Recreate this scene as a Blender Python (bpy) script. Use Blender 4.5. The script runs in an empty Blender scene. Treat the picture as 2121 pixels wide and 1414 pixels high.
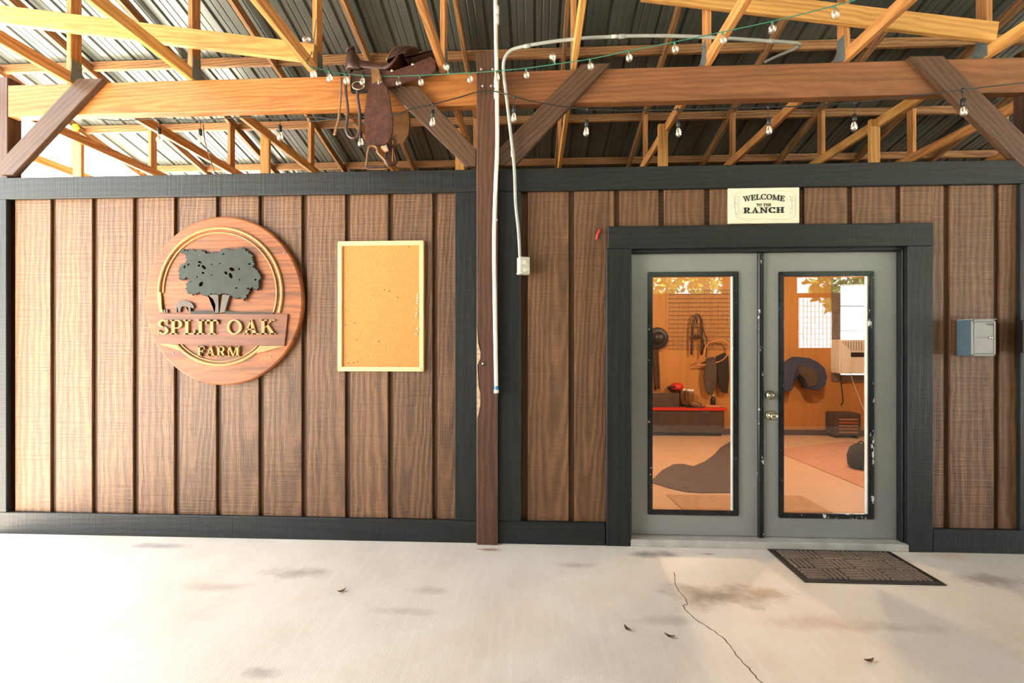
import bpy, bmesh, math, random
from mathutils import Vector, Matrix
random.seed(7)
scene = bpy.context.scene
COL = scene.collection

# ------------------------------------------------------------------ camera, world, sun, exposure
F = 975.0; DIST = 3.447; ZC = 1.4625; YAW = math.radians(2.74)
cam_d = bpy.data.cameras.new('camera'); cam = bpy.data.objects.new('camera', cam_d); COL.objects.link(cam)
cam.location = (0, -DIST, ZC); cam.rotation_euler = (math.pi / 2, 0, YAW)
cam_d.sensor_width = 36.0; cam_d.lens = F / 2121 * 36.0; cam_d.shift_y = 6 / 2121.0
cam_d.clip_start = 0.05; cam_d.clip_end = 300
scene.camera = cam

world = bpy.data.worlds.new('sky'); scene.world = world; world.use_nodes = True
bg = world.node_tree.nodes['Background']
bg.inputs[0].default_value = (0.93, 0.97, 1.0, 1); bg.inputs[1].default_value = 1.55

sun_d = bpy.data.lights.new('sun', 'SUN'); sun_d.energy = 13.0; sun_d.angle = math.radians(1.0); sun_d.color = (1, 0.95, 0.86)
sun = bpy.data.objects.new('sun', sun_d); COL.objects.link(sun)
sun.location = (0, 0, 20)
sun.rotation_euler = Vector((0.45, -0.55, -1.0)).to_track_quat('-Z', 'Y').to_euler()   # travels from behind the barn towards the yard

vs = scene.view_settings
vs.view_transform = 'Standard'; vs.look = 'None'; vs.gamma = 1.0; vs.use_curve_mapping = False
vs.exposure = 2.82

# ------------------------------------------------------------------ photo measurement helpers (real planes of the place)
_s, _c = math.sin(YAW), math.cos(YAW)
def P(px, py, Y):
    """point of the vertical plane y = Y that was measured at this pixel"""
    u = (px - 1060.5) / F; v = (713 - py) / F; t = (Y + DIST) / (_c + u * _s)
    return Vector((t * (-_s + u * _c), Y, ZC + t * v))
def G(px, py, z=0.0):
    """point of the horizontal plane z"""
    u = (px - 1060.5) / F; v = (713 - py) / F; t = (z - ZC) / v
    return Vector((t * (-_s + u * _c), t * (_c + u * _s) - DIST, z))

# ------------------------------------------------------------------ materials
def mat_new(name):
    m = bpy.data.materials.new(name); m.use_nodes = True
    nt = m.node_tree; return m, nt, nt.nodes['Principled BSDF']
def N(nt, kind, **kw):
    n = nt.nodes.new(kind)
    for k, v in kw.items(): setattr(n, k, v)
    return n
def L(nt, a, b): nt.links.new(a, b)
def ramp(nt, stops):
    r = N(nt, 'ShaderNodeValToRGB'); e = r.color_ramp.elements
    while len(e) < len(stops): e.new(0.5)
    for i, (p, c) in enumerate(stops):
        e[i].position = p; e[i].color = (*c, 1) if len(c) == 3 else c
    return r
def coords(nt, scale=(1, 1, 1), rand=True, k=57.0, rot=(0, 0, 0)):
    tc = N(nt, 'ShaderNodeTexCoord'); mp = N(nt, 'ShaderNodeMapping'); mp.inputs['Scale'].default_value = scale; mp.inputs['Rotation'].default_value = rot
    L(nt, tc.outputs['Object'], mp.inputs['Vector'])
    if rand:
        oi = N(nt, 'ShaderNodeObjectInfo'); m = N(nt, 'ShaderNodeMath', operation='MULTIPLY'); m.inputs[1].default_value = k
        L(nt, oi.outputs['Random'], m.inputs[0])
        cb = N(nt, 'ShaderNodeCombineXYZ')
        for i in range(3): L(nt, m.outputs[0], cb.inputs[i])
        L(nt, cb.outputs[0], mp.inputs['Location'])
    return mp
def noise(nt, vec, scale, detail=4, rough=0.55, dist=0.0):
    n = N(nt, 'ShaderNodeTexNoise'); n.inputs['Scale'].default_value = scale; n.inputs['Detail'].default_value = detail
    n.inputs['Roughness'].default_value = rough; n.inputs['Distortion'].default_value = dist
    L(nt, vec.outputs[0], n.inputs['Vector']); return n
def mix(nt, a, b, fac, blend='MIX'):
    m = N(nt, 'ShaderNodeMix', data_type='RGBA', blend_type=blend)
    for sock, v in ((m.inputs[0], fac), (m.inputs[6], a), (m.inputs[7], b)):
        if hasattr(v, 'links') or isinstance(v, bpy.types.NodeSocket): L(nt, v, sock)
        else: sock.default_value = v if not isinstance(v, tuple) else (*v, 1)[:4]
    return m.outputs[2]
def bump(nt, bsdf, h, strength, dist=0.01):
    b = N(nt, 'ShaderNodeBump'); b.inputs['Strength'].default_value = strength; b.inputs['Distance'].default_value = dist
    L(nt, h, b.inputs['Height']); L(nt, b.outputs[0], bsdf.inputs['Normal'])

def wood(name, light, mid, dark, rough=0.6, grain=1.0, saw=0.0, bmp=0.25, var=0.25, spec=0.4, ring=0.22):
    """wood whose grain runs along the piece's own X axis"""
    m, nt, b = mat_new(name)
    mp = coords(nt, (0.55 * grain, 7 * grain, 7 * grain))
    wv = N(nt, 'ShaderNodeTexWave', wave_type='RINGS', rings_direction='X'); wv.inputs['Scale'].default_value = 12.0 * grain
    wv.inputs['Distortion'].default_value = 5.0; wv.inputs['Detail'].default_value = 3; wv.inputs['Detail Scale'].default_value = 0.9; wv.inputs['Detail Roughness'].default_value = 0.6
    L(nt, coords(nt, (0.35, 1, 1), k=0.35, rot=(0, 0.12, 0.16)).outputs[0], wv.inputs['Vector'])
    n1 = noise(nt, mp, 2.2, 6, 0.62, 0.6)
    fib = noise(nt, coords(nt, (6, 160, 160)), 1.0, 3)
    big = noise(nt, coords(nt, (1.2, 2.2, 2.2)), 1.3, 4)
    sw = noise(nt, coords(nt, (75, 1.5, 1.5)), 1.0, 3, 0.6, 0.4)
    m1 = N(nt, 'ShaderNodeMath', operation='MULTIPLY_ADD'); m1.inputs[1].default_value = ring; L(nt, wv.outputs['Fac'], m1.inputs[0])
    m2 = N(nt, 'ShaderNodeMath', operation='MULTIPLY_ADD'); m2.inputs[1].default_value = 0.55; L(nt, n1.outputs['Fac'], m2.inputs[0]); L(nt, m2.outputs[0], m1.inputs[2])
    m3 = N(nt, 'ShaderNodeMath', operation='MULTIPLY_ADD'); m3.inputs[1].default_value = 0.22; m3.inputs[2].default_value = -0.06; L(nt, (sw if saw > 0 else fib).outputs['Fac'], m3.inputs[0]); L(nt, m3.outputs[0], m2.inputs[2])
    r = ramp(nt, [(0.25, dark), (0.47, mid), (0.70, light)]); L(nt, m1.outputs[0], r.inputs[0])
    hs = N(nt, 'ShaderNodeHueSaturation')
    oi = N(nt, 'ShaderNodeObjectInfo'); mr = N(nt, 'ShaderNodeMapRange'); mr.inputs[3].default_value = 1 - var; mr.inputs[4].default_value = 1 + var
    L(nt, oi.outputs['Random'], mr.inputs[0]); L(nt, mr.outputs[0], hs.inputs['Value'])
    c = mix(nt, r.outputs[0], dark, mixfac(nt, big.outputs['Fac'], 0.52, 0.85, 0.5))
    L(nt, c, hs.inputs['Color']); L(nt, hs.outputs[0], b.inputs['Base Color'])
    b.inputs['Roughness'].default_value = rough; b.inputs['Specular IOR Level'].default_value = spec
    h = fib.outputs['Fac']
    if saw > 0:
        a = N(nt, 'ShaderNodeMath', operation='MULTIPLY_ADD'); a.inputs[1].default_value = saw
        L(nt, sw.outputs['Fac'], a.inputs[0]); L(nt, fib.outputs['Fac'], a.inputs[2])
        a2 = N(nt, 'ShaderNodeMath', operation='MULTIPLY_ADD'); a2.inputs[1].default_value = 0.9
        L(nt, m1.outputs[0], a2.inputs[0]); L(nt, a.outputs[0], a2.inputs[2]); h = a2.outputs[0]
    bump(nt, b, h, bmp, 0.006)
    return m
def mixfac(nt, sock, lo, hi, top):
    mr = N(nt, 'ShaderNodeMapRange'); mr.inputs[1].default_value = lo; mr.inputs[2].default_value = hi; mr.inputs[4].default_value = top
    L(nt, sock, mr.inputs[0]); return mr.outputs[0]
def plain(name, col, rough=0.5, metal=0.0, spec=0.5, var=0.12, scale=18, bmp=0.05, flake=None, coat=0.0):
    m, nt, b = mat_new(name)
    mp = coords(nt); n = noise(nt, mp, scale, 5)
    lo = tuple(x * (1 - var) for x in col); hi = tuple(min(1, x * (1 + var)) for x in col)
    r = ramp(nt, [(0.3, lo), (0.7, hi)]); L(nt, n.outputs['Fac'], r.inputs[0]); out = r.outputs[0]
    if flake:
        fn = noise(nt, coords(nt, flake.get('sc', (1, 1, 1))), flake['scale'], 6, 0.7)
        out = mix(nt, out, flake['col'], mixfac(nt, fn.outputs['Fac'], flake['lo'], flake['lo'] + 0.02, 1.0))
    L(nt, out, b.inputs['Base Color'])
    b.inputs['Roughness'].default_value = rough; b.inputs['Metallic'].default_value = metal; b.inputs['Specular IOR Level'].default_value = spec
    b.inputs['Coat Weight'].default_value = coat
    if bmp: bump(nt, b, n.outputs['Fac'], bmp, 0.004)
    return m
def glassy(name, refl, tint=(1, 1, 1), rough=0.01):
    m = bpy.data.materials.new(name); m.use_nodes = True; nt = m.node_tree; nt.nodes.clear()
    o = N(nt, 'ShaderNodeOutputMaterial'); mx = N(nt, 'ShaderNodeMixShader')
    t = N(nt, 'ShaderNodeBsdfTransparent'); t.inputs[0].default_value = (*tint, 1)
    g = N(nt, 'ShaderNodeBsdfGlossy'); g.inputs['Roughness'].default_value = rough; g.inputs[0].default_value = (1, 1, 1, 1)
    lw = N(nt, 'ShaderNodeLayerWeight'); lw.inputs['Blend'].default_value = 0.25
    mr = N(nt, 'ShaderNodeMapRange'); mr.inputs[3].default_value = refl; mr.inputs[4].default_value = 0.95
    pw = N(nt, 'ShaderNodeMath', operation='POWER'); pw.inputs[1].default_value = 3.0
    L(nt, lw.outputs['Facing'], pw.inputs[0]); L(nt, pw.outputs[0], mr.inputs[0])
    L(nt, mr.outputs[0], mx.inputs[0]); L(nt, t.outputs[0], mx.inputs[1]); L(nt, g.outputs[0], mx.inputs[2]); L(nt, mx.outputs[0], o.inputs[0])
    return m
def emit(name, col, s):
    m = bpy.data.materials.new(name); m.use_nodes = True; b = m.node_tree.nodes['Principled BSDF']
    b.inputs['Base Color'].default_value = (*col, 1); b.inputs['Emission Color'].default_value = (*col, 1); b.inputs['Emission Strength'].default_value = s
    return m

M = {}
M['siding'] = wood('siding_stain', (0.240, 0.121, 0.050), (0.152, 0.070, 0.028), (0.080, 0.035, 0.014), rough=0.5, grain=0.8, saw=1.6, bmp=0.55, var=0.12, spec=0.45)
M['groove'] = wood('groove_stain', (0.10, 0.042, 0.012), (0.072, 0.029, 0.008), (0.042, 0.017, 0.005), rough=0.6, var=0.1)
M['trim'] = wood('charcoal_trim_paint', (0.015, 0.0168, 0.0165), (0.0095, 0.011, 0.0108), (0.0055, 0.0063, 0.0062), rough=0.5, grain=0.7, saw=1.2, bmp=0.3, var=0.1, spec=0.38)
M['post'] = wood('brown_post_stain', (0.112, 0.050, 0.026), (0.076, 0.034, 0.018), (0.045, 0.020, 0.011), rough=0.5, var=0.08)
M['brace'] = wood('brown_brace_stain', (0.118, 0.062, 0.032), (0.080, 0.041, 0.022), (0.05, 0.025, 0.014), rough=0.5, var=0.18)
M['beam'] = wood('orange_fir_beam', (0.51, 0.222, 0.058), (0.41, 0.16, 0.037), (0.26, 0.088, 0.02), rough=0.5, grain=1.0, var=0.04, ring=0.16)
M['beam_r'] = wood('brown_fir_beam', (0.31, 0.130, 0.047), (0.235, 0.094, 0.033), (0.14, 0.053, 0.019), rough=0.55, grain=0.8, var=0.04, ring=0.12)
M['pine'] = wood('truss_pine', (0.60, 0.30, 0.105), (0.50, 0.225, 0.068), (0.32, 0.125, 0.036), rough=0.55, var=0.2)
M['pine_y'] = wood('yellow_pine', (0.66, 0.37, 0.115), (0.56, 0.29, 0.078), (0.40, 0.18, 0.045), rough=0.55, var=0.12)
M['purlin'] = wood('old_purlin', (0.40, 0.21, 0.085), (0.28, 0.135, 0.052), (0.13, 0.06, 0.025), rough=0.65, var=0.15)
M['raw'] = plain('bare_pale_wood', (0.46, 0.33, 0.22), 0.7, var=0.3, scale=40)
M['plate'] = plain('galvanised_plate', (0.25, 0.28, 0.27), 0.45, 0.7, var=0.25, scale=60)
M['steel'] = plain('bolt_steel', (0.3, 0.28, 0.26), 0.4, 0.8)
M['door'] = plain('grey_door_paint', (0.235, 0.235, 0.225), 0.35, var=0.05, scale=3, bmp=0.02)
M['glaze'] = plain('black_glazing_bead', (0.011, 0.013, 0.014), 0.25, spec=0.35, var=0.3, scale=30, flake=dict(col=(0.55, 0.55, 0.52), scale=24, lo=0.66))
M['glaze_worn'] = plain('worn_glazing_bead', (0.011, 0.013, 0.014), 0.25, spec=0.35, var=0.3, scale=30, flake=dict(col=(0.66, 0.66, 0.62), scale=18, lo=0.62, sc=(1, 1, .5)))
M['bead_white'] = plain('white_glass_stop', (0.62, 0.62, 0.55), 0.5)
M['sill'] = plain('pale_sill', (0.42, 0.40, 0.36), 0.5, var=0.2, scale=8)
M['brass'] = plain('worn_brass', (0.45, 0.40, 0.28), 0.25, 0.9, var=0.2)
M['glass'] = glassy('door_glass', 0.05)
M['bulb'] = glassy('bulb_glass', 0.32, (1, 0.97, 0.9))
M['filament'] = plain('filament', (0.8, 0.62, 0.35), 0.4, 0.3)
M['green_wire'] = plain('green_wire', (0.03, 0.16, 0.10), 0.5)
M['black_wire'] = plain('black_wire', (0.012, 0.012, 0.013), 0.45)
M['pvc'] = plain('white_pvc', (0.78, 0.74, 0.64), 0.35, var=0.08, scale=6)
M['tape'] = plain('blue_tape', (0.05, 0.22, 0.45), 0.5)
M['conduit'] = plain('grey_conduit', (0.36, 0.37, 0.34), 0.4, var=0.1)
M['galv'] = plain('galvanised_box', (0.55, 0.54, 0.47), 0.4, 0.35, var=0.2, scale=30)
M['outlet'] = plain('beige_outlet', (0.72, 0.62, 0.47), 0.4)
M['cork'] = plain('cork', (0.50, 0.235, 0.060), 0.8, var=0.16, scale=70, bmp=0.25, flake=dict(col=(0.42, 0.18, 0.04), scale=46, lo=0.66))
M['cork_frame'] = plain('pale_frame_wood', (0.74, 0.54, 0.28), 0.45, var=0.07, scale=5)
M['disc'] = wood('redwood_disc', (0.47, 0.162, 0.040), (0.36, 0.108, 0.026), (0.13, 0.042, 0.015), rough=0.45, grain=0.9, var=0.03, bmp=0.12, ring=0.08)
M['disc_band'] = wood('redwood_band', (0.31, 0.115, 0.05), (0.22, 0.077, 0.035), (0.12, 0.045, 0.024), rough=0.45, grain=0.9, var=0.03, bmp=0.12, ring=0.08)
M['gold'] = plain('gold_paint', (0.37, 0.205, 0.058), 0.55, 0.0, var=0.15, scale=25)
M['leaf_paint'] = plain('dark_green_paint', (0.019, 0.029, 0.021), 0.7, var=0.3, scale=14, flake=dict(col=(0.25, 0.24, 0.12), scale=36, lo=0.68))
M['bark_paint'] = plain('brown_grey_paint', (0.10, 0.075, 0.06), 0.6, var=0.2)
M['cream'] = plain('cream_enamel', (0.74, 0.71, 0.54), 0.35, var=0.04, scale=6, bmp=0.02)
M['ink'] = plain('black_print', (0.012, 0.012, 0.012), 0.5)
M['box_grey'] = plain('grey_box_paint', (0.30, 0.29, 0.28), 0.35, var=0.05)
M['box_blue'] = plain('blue_grey_box_paint', (0.07, 0.11, 0.135), 0.3, var=0.08)
M['chrome'] = plain('chrome', (0.85, 0.84, 0.8), 0.12, 1.0, var=0.03, bmp=0)
M['mat'] = plain('brown_rubber_mat', (0.03, 0.020, 0.014), 0.8, var=0.2, scale=40)
M['mat_top'] = plain('pale_mat_ribs', (0.17, 0.128, 0.098), 0.8, var=0.2, scale=40)  # ribs coloured paler than the mat base between them
M['red'] = plain('red_paint', (0.55, 0.02, 0.015), 0.4)
M['yellow'] = plain('yellow_cloth', (0.85, 0.68, 0.02), 0.6)
M['leather'] = plain('oiled_leather', (0.050, 0.022, 0.014), 0.36, var=0.45, scale=12, bmp=0.1, spec=0.5)
M['leather_red'] = plain('tooled_leather', (0.062, 0.021, 0.013), 0.42, var=0.45, scale=26, bmp=0.6, spec=0.45)
M['leather_tan'] = plain('tan_leather', (0.17, 0.08, 0.03), 0.45, var=0.35, scale=14, bmp=0.1)
M['fleece'] = plain('dark_felt', (0.02, 0.014, 0.012), 0.9, var=0.3, scale=60)
M['roomwall'] = wood('orange_plywood', (0.58, 0.29, 0.085), (0.52, 0.25, 0.068), (0.44, 0.195, 0.05), rough=0.6, grain=0.25, var=0.03, bmp=0.05, ring=0.05)
M['roomfloor'] = plain('tan_room_floor', (0.52, 0.35, 0.21), 0.55, var=0.08, scale=3)
M['baseboard'] = plain('dark_baseboard', (0.07, 0.04, 0.025), 0.6)
M['winframe'] = plain('weathered_window_frame', (0.16, 0.13, 0.11), 0.6, var=0.3)
M['white'] = plain('white_plastic', (0.75, 0.72, 0.66), 0.4, var=0.05)
M['black'] = plain('black_plastic', (0.014, 0.013, 0.013), 0.45)
M['blue_pad'] = plain('blue_felt', (0.035, 0.05, 0.10), 0.85, var=0.2, scale=40)
M['hide'] = plain('dark_hide', (0.075, 0.05, 0.038), 0.8, var=0.2, scale=8)
M['rug'] = plain('red_tan_rug', (0.46, 0.24, 0.15), 0.9, var=0.12, scale=20)
M['tanmat'] = plain('tan_mat', (0.40, 0.24, 0.13), 0.9)
M['rope'] = plain('tan_rope', (0.50, 0.22, 0.08), 0.8)
M['red_lid'] = plain('red_bench_lid', (0.60, 0.035, 0.02), 0.35)
M['heater_red'] = plain('rust_orange_slats', (0.45, 0.11, 0.03), 0.5)
M['bark'] = plain('tree_bark', (0.06, 0.045, 0.03), 0.9, var=0.4)
M['leaves'] = plain('green_leaves', (0.12, 0.22, 0.035), 0.5, var=0.5, scale=3, bmp=0)
M['dry_leaf'] = plain('dry_leaf', (0.11, 0.065, 0.03), 0.8, var=0.4)
M['far_siding'] = plain('dark_shed_siding', (0.05, 0.035, 0.025), 0.8)

def roof_mat():
    m, nt, b = mat_new('galvanised_roof')
    n = noise(nt, coords(nt, (1, 0.35, 1)), 2.6, 5); r = ramp(nt, [(0.3, (0.058, 0.068, 0.061)), (0.7, (0.105, 0.118, 0.105))])
    L(nt, n.outputs['Fac'], r.inputs[0]); L(nt, r.outputs[0], b.inputs['Base Color'])
    b.inputs['Metallic'].default_value = 0.15; b.inputs['Roughness'].default_value = 0.3; b.inputs['Specular IOR Level'].default_value = 0.75
    n2 = noise(nt, coords(nt), 40, 3); bump(nt, b, n2.outputs['Fac'], 0.05, 0.003)
    return m
M['roof'] = roof_mat()

def floor_mat():
    m, nt, b = mat_new('worn_concrete')
    geo = N(nt, 'ShaderNodeNewGeometry'); tc = geo
    n1 = noise(nt, tc, 1.3, 6, 0.6); n2 = noise(nt, tc, 9, 6, 0.65); n3 = noise(nt, tc, 190, 4)
    mpr = N(nt, 'ShaderNodeMapping'); mpr.inputs['Rotation'].default_value = (0, 0, 0.12); mpr.inputs['Scale'].default_value = (26, 2.2, 1)
    L(nt, geo.outputs['Position'], mpr.inputs['Vector'])
    st = noise(nt, mpr, 1.0, 4, 0.6)
    r = ramp(nt, [(0.28, (0.62, 0.55, 0.47)), (0.5, (0.72, 0.66, 0.58)), (0.75, (0.80, 0.76, 0.69))]); L(nt, n1.outputs['Fac'], r.inputs[0])
    c = mix(nt, r.outputs[0], (0.58, 0.48, 0.38), mixfac(nt, n2.outputs['Fac'], 0.58, 0.8, 0.35))
    c = mix(nt, c, (0.84, 0.81, 0.76), mixfac(nt, st.outputs['Fac'], 0.5, 0.8, 0.35))
    c = mix(nt, c, (0.34, 0.26, 0.19), mixfac(nt, n3.outputs['Fac'], 0.62, 0.74, 0.5))
    # stains with shapes of their own
    wob = noise(nt, tc, 5, 5, 0.7)
    stains = [(G(1490, 1235), .42, .16, (0.30, 0.235, 0.17), .75), (G(1590, 1225), .2, .07, (0.42, 0.28, 0.16), .6), (G(1350, 1147), .22, .07, (0.25, 0.235, 0.22), .8),
              (G(1430, 1143), .16, .05, (0.75, 0.68, 0.6), .8), (G(1465, 1147), .08, .02, (0.30, 0.10, 0.05), .7),
              (G(620, 1185), .26, .1, (0.36, 0.31, 0.25), .65), (G(330, 1130), .3, .07, (0.30, 0.29, 0.29), .65), (G(2050, 1200), .28, .1, (0.36, 0.31, 0.27), .7),
              (G(1010, 1138), .1, .03, (0.30, 0.12, 0.07), .75), (G(900, 1222), .15, .06, (0.42, 0.36, 0.28), .5), (G(1200, 1170), .16, .05, (0.45, 0.37, 0.30), .5),
              (G(450, 1215), .25, .07, (0.48, 0.40, 0.31), .5), (G(830, 1265), .22, .05, (0.47, 0.40, 0.32), .45), (G(1380, 1285), .2, .06, (0.44, 0.38, 0.31), .45),
              (G(1850, 1300), .3, .06, (0.46, 0.36, 0.27), .45), (G(1700, 1290), .35, .1, (0.50, 0.38, 0.28), .5), (G(540, 1390), .1, .05, (0.33, 0.29, 0.26), .6), (G(1960, 1150), .25, .1, (0.60, 0.40, 0.20), .35)]
    for p, rx, ry, col, k in stains:
        sp = N(nt, 'ShaderNodeMapping', vector_type='TEXTURE'); sp.inputs['Location'].default_value = (p.x, p.y, 0); sp.inputs['Scale'].default_value = (rx, ry, 1)
        L(nt, geo.outputs['Position'], sp.inputs['Vector'])
        ln = N(nt, 'ShaderNodeVectorMath', operation='LENGTH'); L(nt, sp.outputs[0], ln.inputs[0])
        ad = N(nt, 'ShaderNodeMath', operation='MULTIPLY_ADD'); ad.inputs[1].default_value = 2.2; L(nt, wob.outputs['Fac'], ad.inputs[0]); L(nt, ln.outputs['Value'], ad.inputs[2])
        mr = N(nt, 'ShaderNodeMapRange'); mr.inputs[1].default_value = 2.05; mr.inputs[2].default_value = 1.25; mr.inputs[3].default_value = 0; mr.inputs[4].default_value = min(1, k * 1.15)
        L(nt, ad.outputs[0], mr.inputs[0]); c = mix(nt, c, col, mr.outputs[0])
    L(nt, c, b.inputs['Base Color']); b.inputs['Roughness'].default_value = 0.62
    h = N(nt, 'ShaderNodeMath', operation='MULTIPLY_ADD'); h.inputs[1].default_value = 0.6; L(nt, st.outputs['Fac'], h.inputs[0]); L(nt, n3.outputs['Fac'], h.inputs[2])
    bump(nt, b, h.outputs[0], 0.4, 0.005)
    return m
M['floor'] = floor_mat()
M['crack'] = plain('crack_shadow', (0.10, 0.08, 0.065), 0.9)
def ground_mat():
    m, nt, b = mat_new('yard_ground')
    tc = coords(nt, rand=False); n = noise(nt, tc, 0.35, 5); r = ramp(nt, [(0.34, (0.16, 0.22, 0.07)), (0.46, (0.58, 0.54, 0.46))])
    L(nt, n.outputs['Fac'], r.inputs[0]); L(nt, r.outputs[0], b.inputs['Base Color']); b.inputs['Roughness'].default_value = 0.9; return m
M['ground'] = ground_mat()

# ------------------------------------------------------------------ mesh helpers
WM = {}
def link(name, me, mat, parent=None, mw=None, smooth=False):
    o = bpy.data.objects.new(name, me); COL.objects.link(o)
    if mat is not None and not me.materials: me.materials.append(mat)
    if mw is not None: o.matrix_world = mw
    WM[o.name] = mw.copy() if mw is not None else Matrix()
    if parent is not None:
        o.parent = parent; o.matrix_parent_inverse = (WM[parent.name] if parent.name in WM else Matrix.Translation(parent.location)).inverted()
    if smooth:
        for p in me.polygons: p.use_smooth = True
    return o
def recalc(bm):
    bmesh.ops.recalc_face_normals(bm, faces=bm.faces)
def from_bm(name, bm, mat, parent=None, mw=None, smooth=False):
    recalc(bm); me = bpy.data.meshes.new(name); bm.to_mesh(me); bm.free(); return link(name, me, mat, parent, mw, smooth)
def root(name, loc, label, cat, group=None, kind=None):
    o = bpy.data.objects.new(name, None); COL.objects.link(o); o.location = loc; o.empty_display_size = 0.1
    return tag(o, label, cat, group, kind)
def tag(o, label=None, cat=None, group=None, kind=None):
    if label: o['label'] = label
    if cat: o['category'] = cat
    if group: o['group'] = group
    if kind: o['kind'] = kind
    return o
def box_bm(sx, sy, sz, bev=0.0, seg=1):
    bm = bmesh.new(); bmesh.ops.create_cube(bm, size=1.0)
    for v in bm.verts: v.co = Vector((v.co.x * sx, v.co.y * sy, v.co.z * sz))
    if bev > 0: bmesh.ops.bevel(bm, geom=list(bm.edges), offset=min(bev, min(sx, sy, sz) * 0.45), segments=seg, affect='EDGES', profile=0.5)
    return bm
def member(name, p0, p1, wy, wz, mat, parent=None, bev=0.003, up=(0, 0, 1)):
    """straight timber: local X runs from p0 to p1, wz is measured along 'up'"""
    p0, p1 = Vector(p0), Vector(p1); d = p1 - p0; ln = d.length; x = d.normalized(); upv = Vector(up)
    if abs(x.dot(upv)) > 0.97: upv = Vector((0, -1, 0))
    y = upv.cross(x).normalized(); z = x.cross(y)
    mw = Matrix((x, y, z)).transposed().to_4x4(); mw.translation = (p0 + p1) / 2
    return from_bm(name, box_bm(ln, wy, wz, bev), mat, parent, mw)
def box(name, x0, x1, y0, y1, z0, z1, mat, parent=None, bev=0.003, axis=None, seg=1):
    dx, dy, dz = x1 - x0, y1 - y0, z1 - z0; cx, cy, cz = (x0 + x1) / 2, (y0 + y1) / 2, (z0 + z1) / 2
    if axis == 'z': return member(name, (cx, cy, z0), (cx, cy, z1), dx, dy, mat, parent, bev)
    if axis == 'y': return member(name, (cx, y0, cz), (cx, y1, cz), dx, dz, mat, parent, bev)
    return from_bm(name, box_bm(dx, dy, dz, bev, seg), mat, parent, Matrix.Translation((cx, cy, cz)))
def prism(name, pts, y0, y1, mat, parent=None, direction=None, bev=0.0, smooth=False):
    """outline in the xz plane (Vectors) given thickness along y; local X along 'direction'"""
    c = sum((Vector((p.x, 0, p.z)) for p in pts), Vector()) / len(pts); c.y = (y0 + y1) / 2
    x = Vector(direction if direction else (1, 0, 0)).normalized(); y = Vector((0, 1, 0)); z = x.cross(y)
    R = Matrix((x, y, z)).transposed().to_4x4(); mw = Matrix.Translation(c) @ R; inv = mw.inverted()
    bm = bmesh.new()
    a = [bm.verts.new(inv @ Vector((p.x, y0, p.z))) for p in pts]; b = [bm.verts.new(inv @ Vector((p.x, y1, p.z))) for p in pts]
    n = len(pts); bm.faces.new(a); bm.faces.new(b[::-1])
    for i in range(n): bm.faces.new((a[i], b[i], b[(i + 1) % n], a[(i + 1) % n]))
    bmesh.ops.triangulate(bm, faces=[f for f in bm.faces if len(f.verts) > 4])
    recalc(bm)
    if bev > 0:
        es = [e for e in bm.edges if len(e.link_faces) == 2 and e.calc_face_angle() > 0.9]
        bmesh.ops.bevel(bm, geom=es, offset=bev, segments=2, affect='EDGES')
    return from_bm(name, bm, mat, parent, mw, smooth)
def smooth_path(pts, n=6):
    pts = [Vector(p) for p in pts]; out = []
    for i in range(len(pts) - 1):
        p0 = pts[max(i - 1, 0)]; p1 = pts[i]; p2 = pts[i + 1]; p3 = pts[min(i + 2, len(pts) - 1)]
        for k in range(n):
            t = k / n
            out.append(0.5 * ((2 * p1) + (p2 - p0) * t + (2 * p0 - 5 * p1 + 4 * p2 - p3) * t * t + (3 * p1 - p0 - 3 * p2 + p3) * t ** 3))
    out.append(pts[-1]); return out
def sweep_bm(bm, pts, prof, closed=False, ref=(0, 1, 0)):
    """sweep a profile (list of (a,b) or function of t) along points"""
    pts = [Vector(p) for p in pts]; n = len(pts); rings = []
    for i, p in enumerate(pts):
        if closed: t = (pts[(i + 1) % n] - pts[i - 1]).normalized()
        else: t = (pts[min(i + 1, n - 1)] - pts[max(i - 1, 0)]).normalized()
        r = Vector(ref)
        if abs(t.dot(r)) > 0.95: r = Vector((1, 0, 0)) if abs(t.x) < 0.9 else Vector((0, 0, 1))
        u = t.cross(r).normalized(); w = u.cross(t).normalized()
        pr = prof(i / max(n - 1, 1)) if callable(prof) else prof
        rings.append([bm.verts.new(p + u * a + w * b) for a, b in pr])
    m = len(rings[0])
    for i in range(n if closed else n - 1):
        A, B = rings[i], rings[(i + 1) % n]
        for j in range(m): bm.faces.new((A[j], A[(j + 1) % m], B[(j + 1) % m], B[j]))
    if not closed:
        bm.faces.new(rings[0][::-1]); bm.faces.new(rings[-1])
def circ(r, k=8): return [(r * math.cos(2 * math.pi * i / k), r * math.sin(2 * math.pi * i / k)) for i in range(k)]
def rect(w, h): return [(-w / 2, -h / 2), (w / 2, -h / 2), (w / 2, h / 2), (-w / 2, h / 2)]
def tube(name, pts, r, mat, parent=None, k=8, n=6, closed=False, prof=None, smooth=True, ref=(0, 1, 0)):
    bm = bmesh.new(); path = smooth_path(pts, n) if n > 1 else pts
    if closed: path = path[:-1] if (path[0] - path[-1]).length < 1e-5 else path
    c = sum((Vector(p) for p in path), Vector()) / len(path)
    sweep_bm(bm, [Vector(p) - c for p in path], prof or circ(r, k), closed, ref)
    return from_bm(name, bm, mat, parent, Matrix.Translation(c), smooth)
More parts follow.
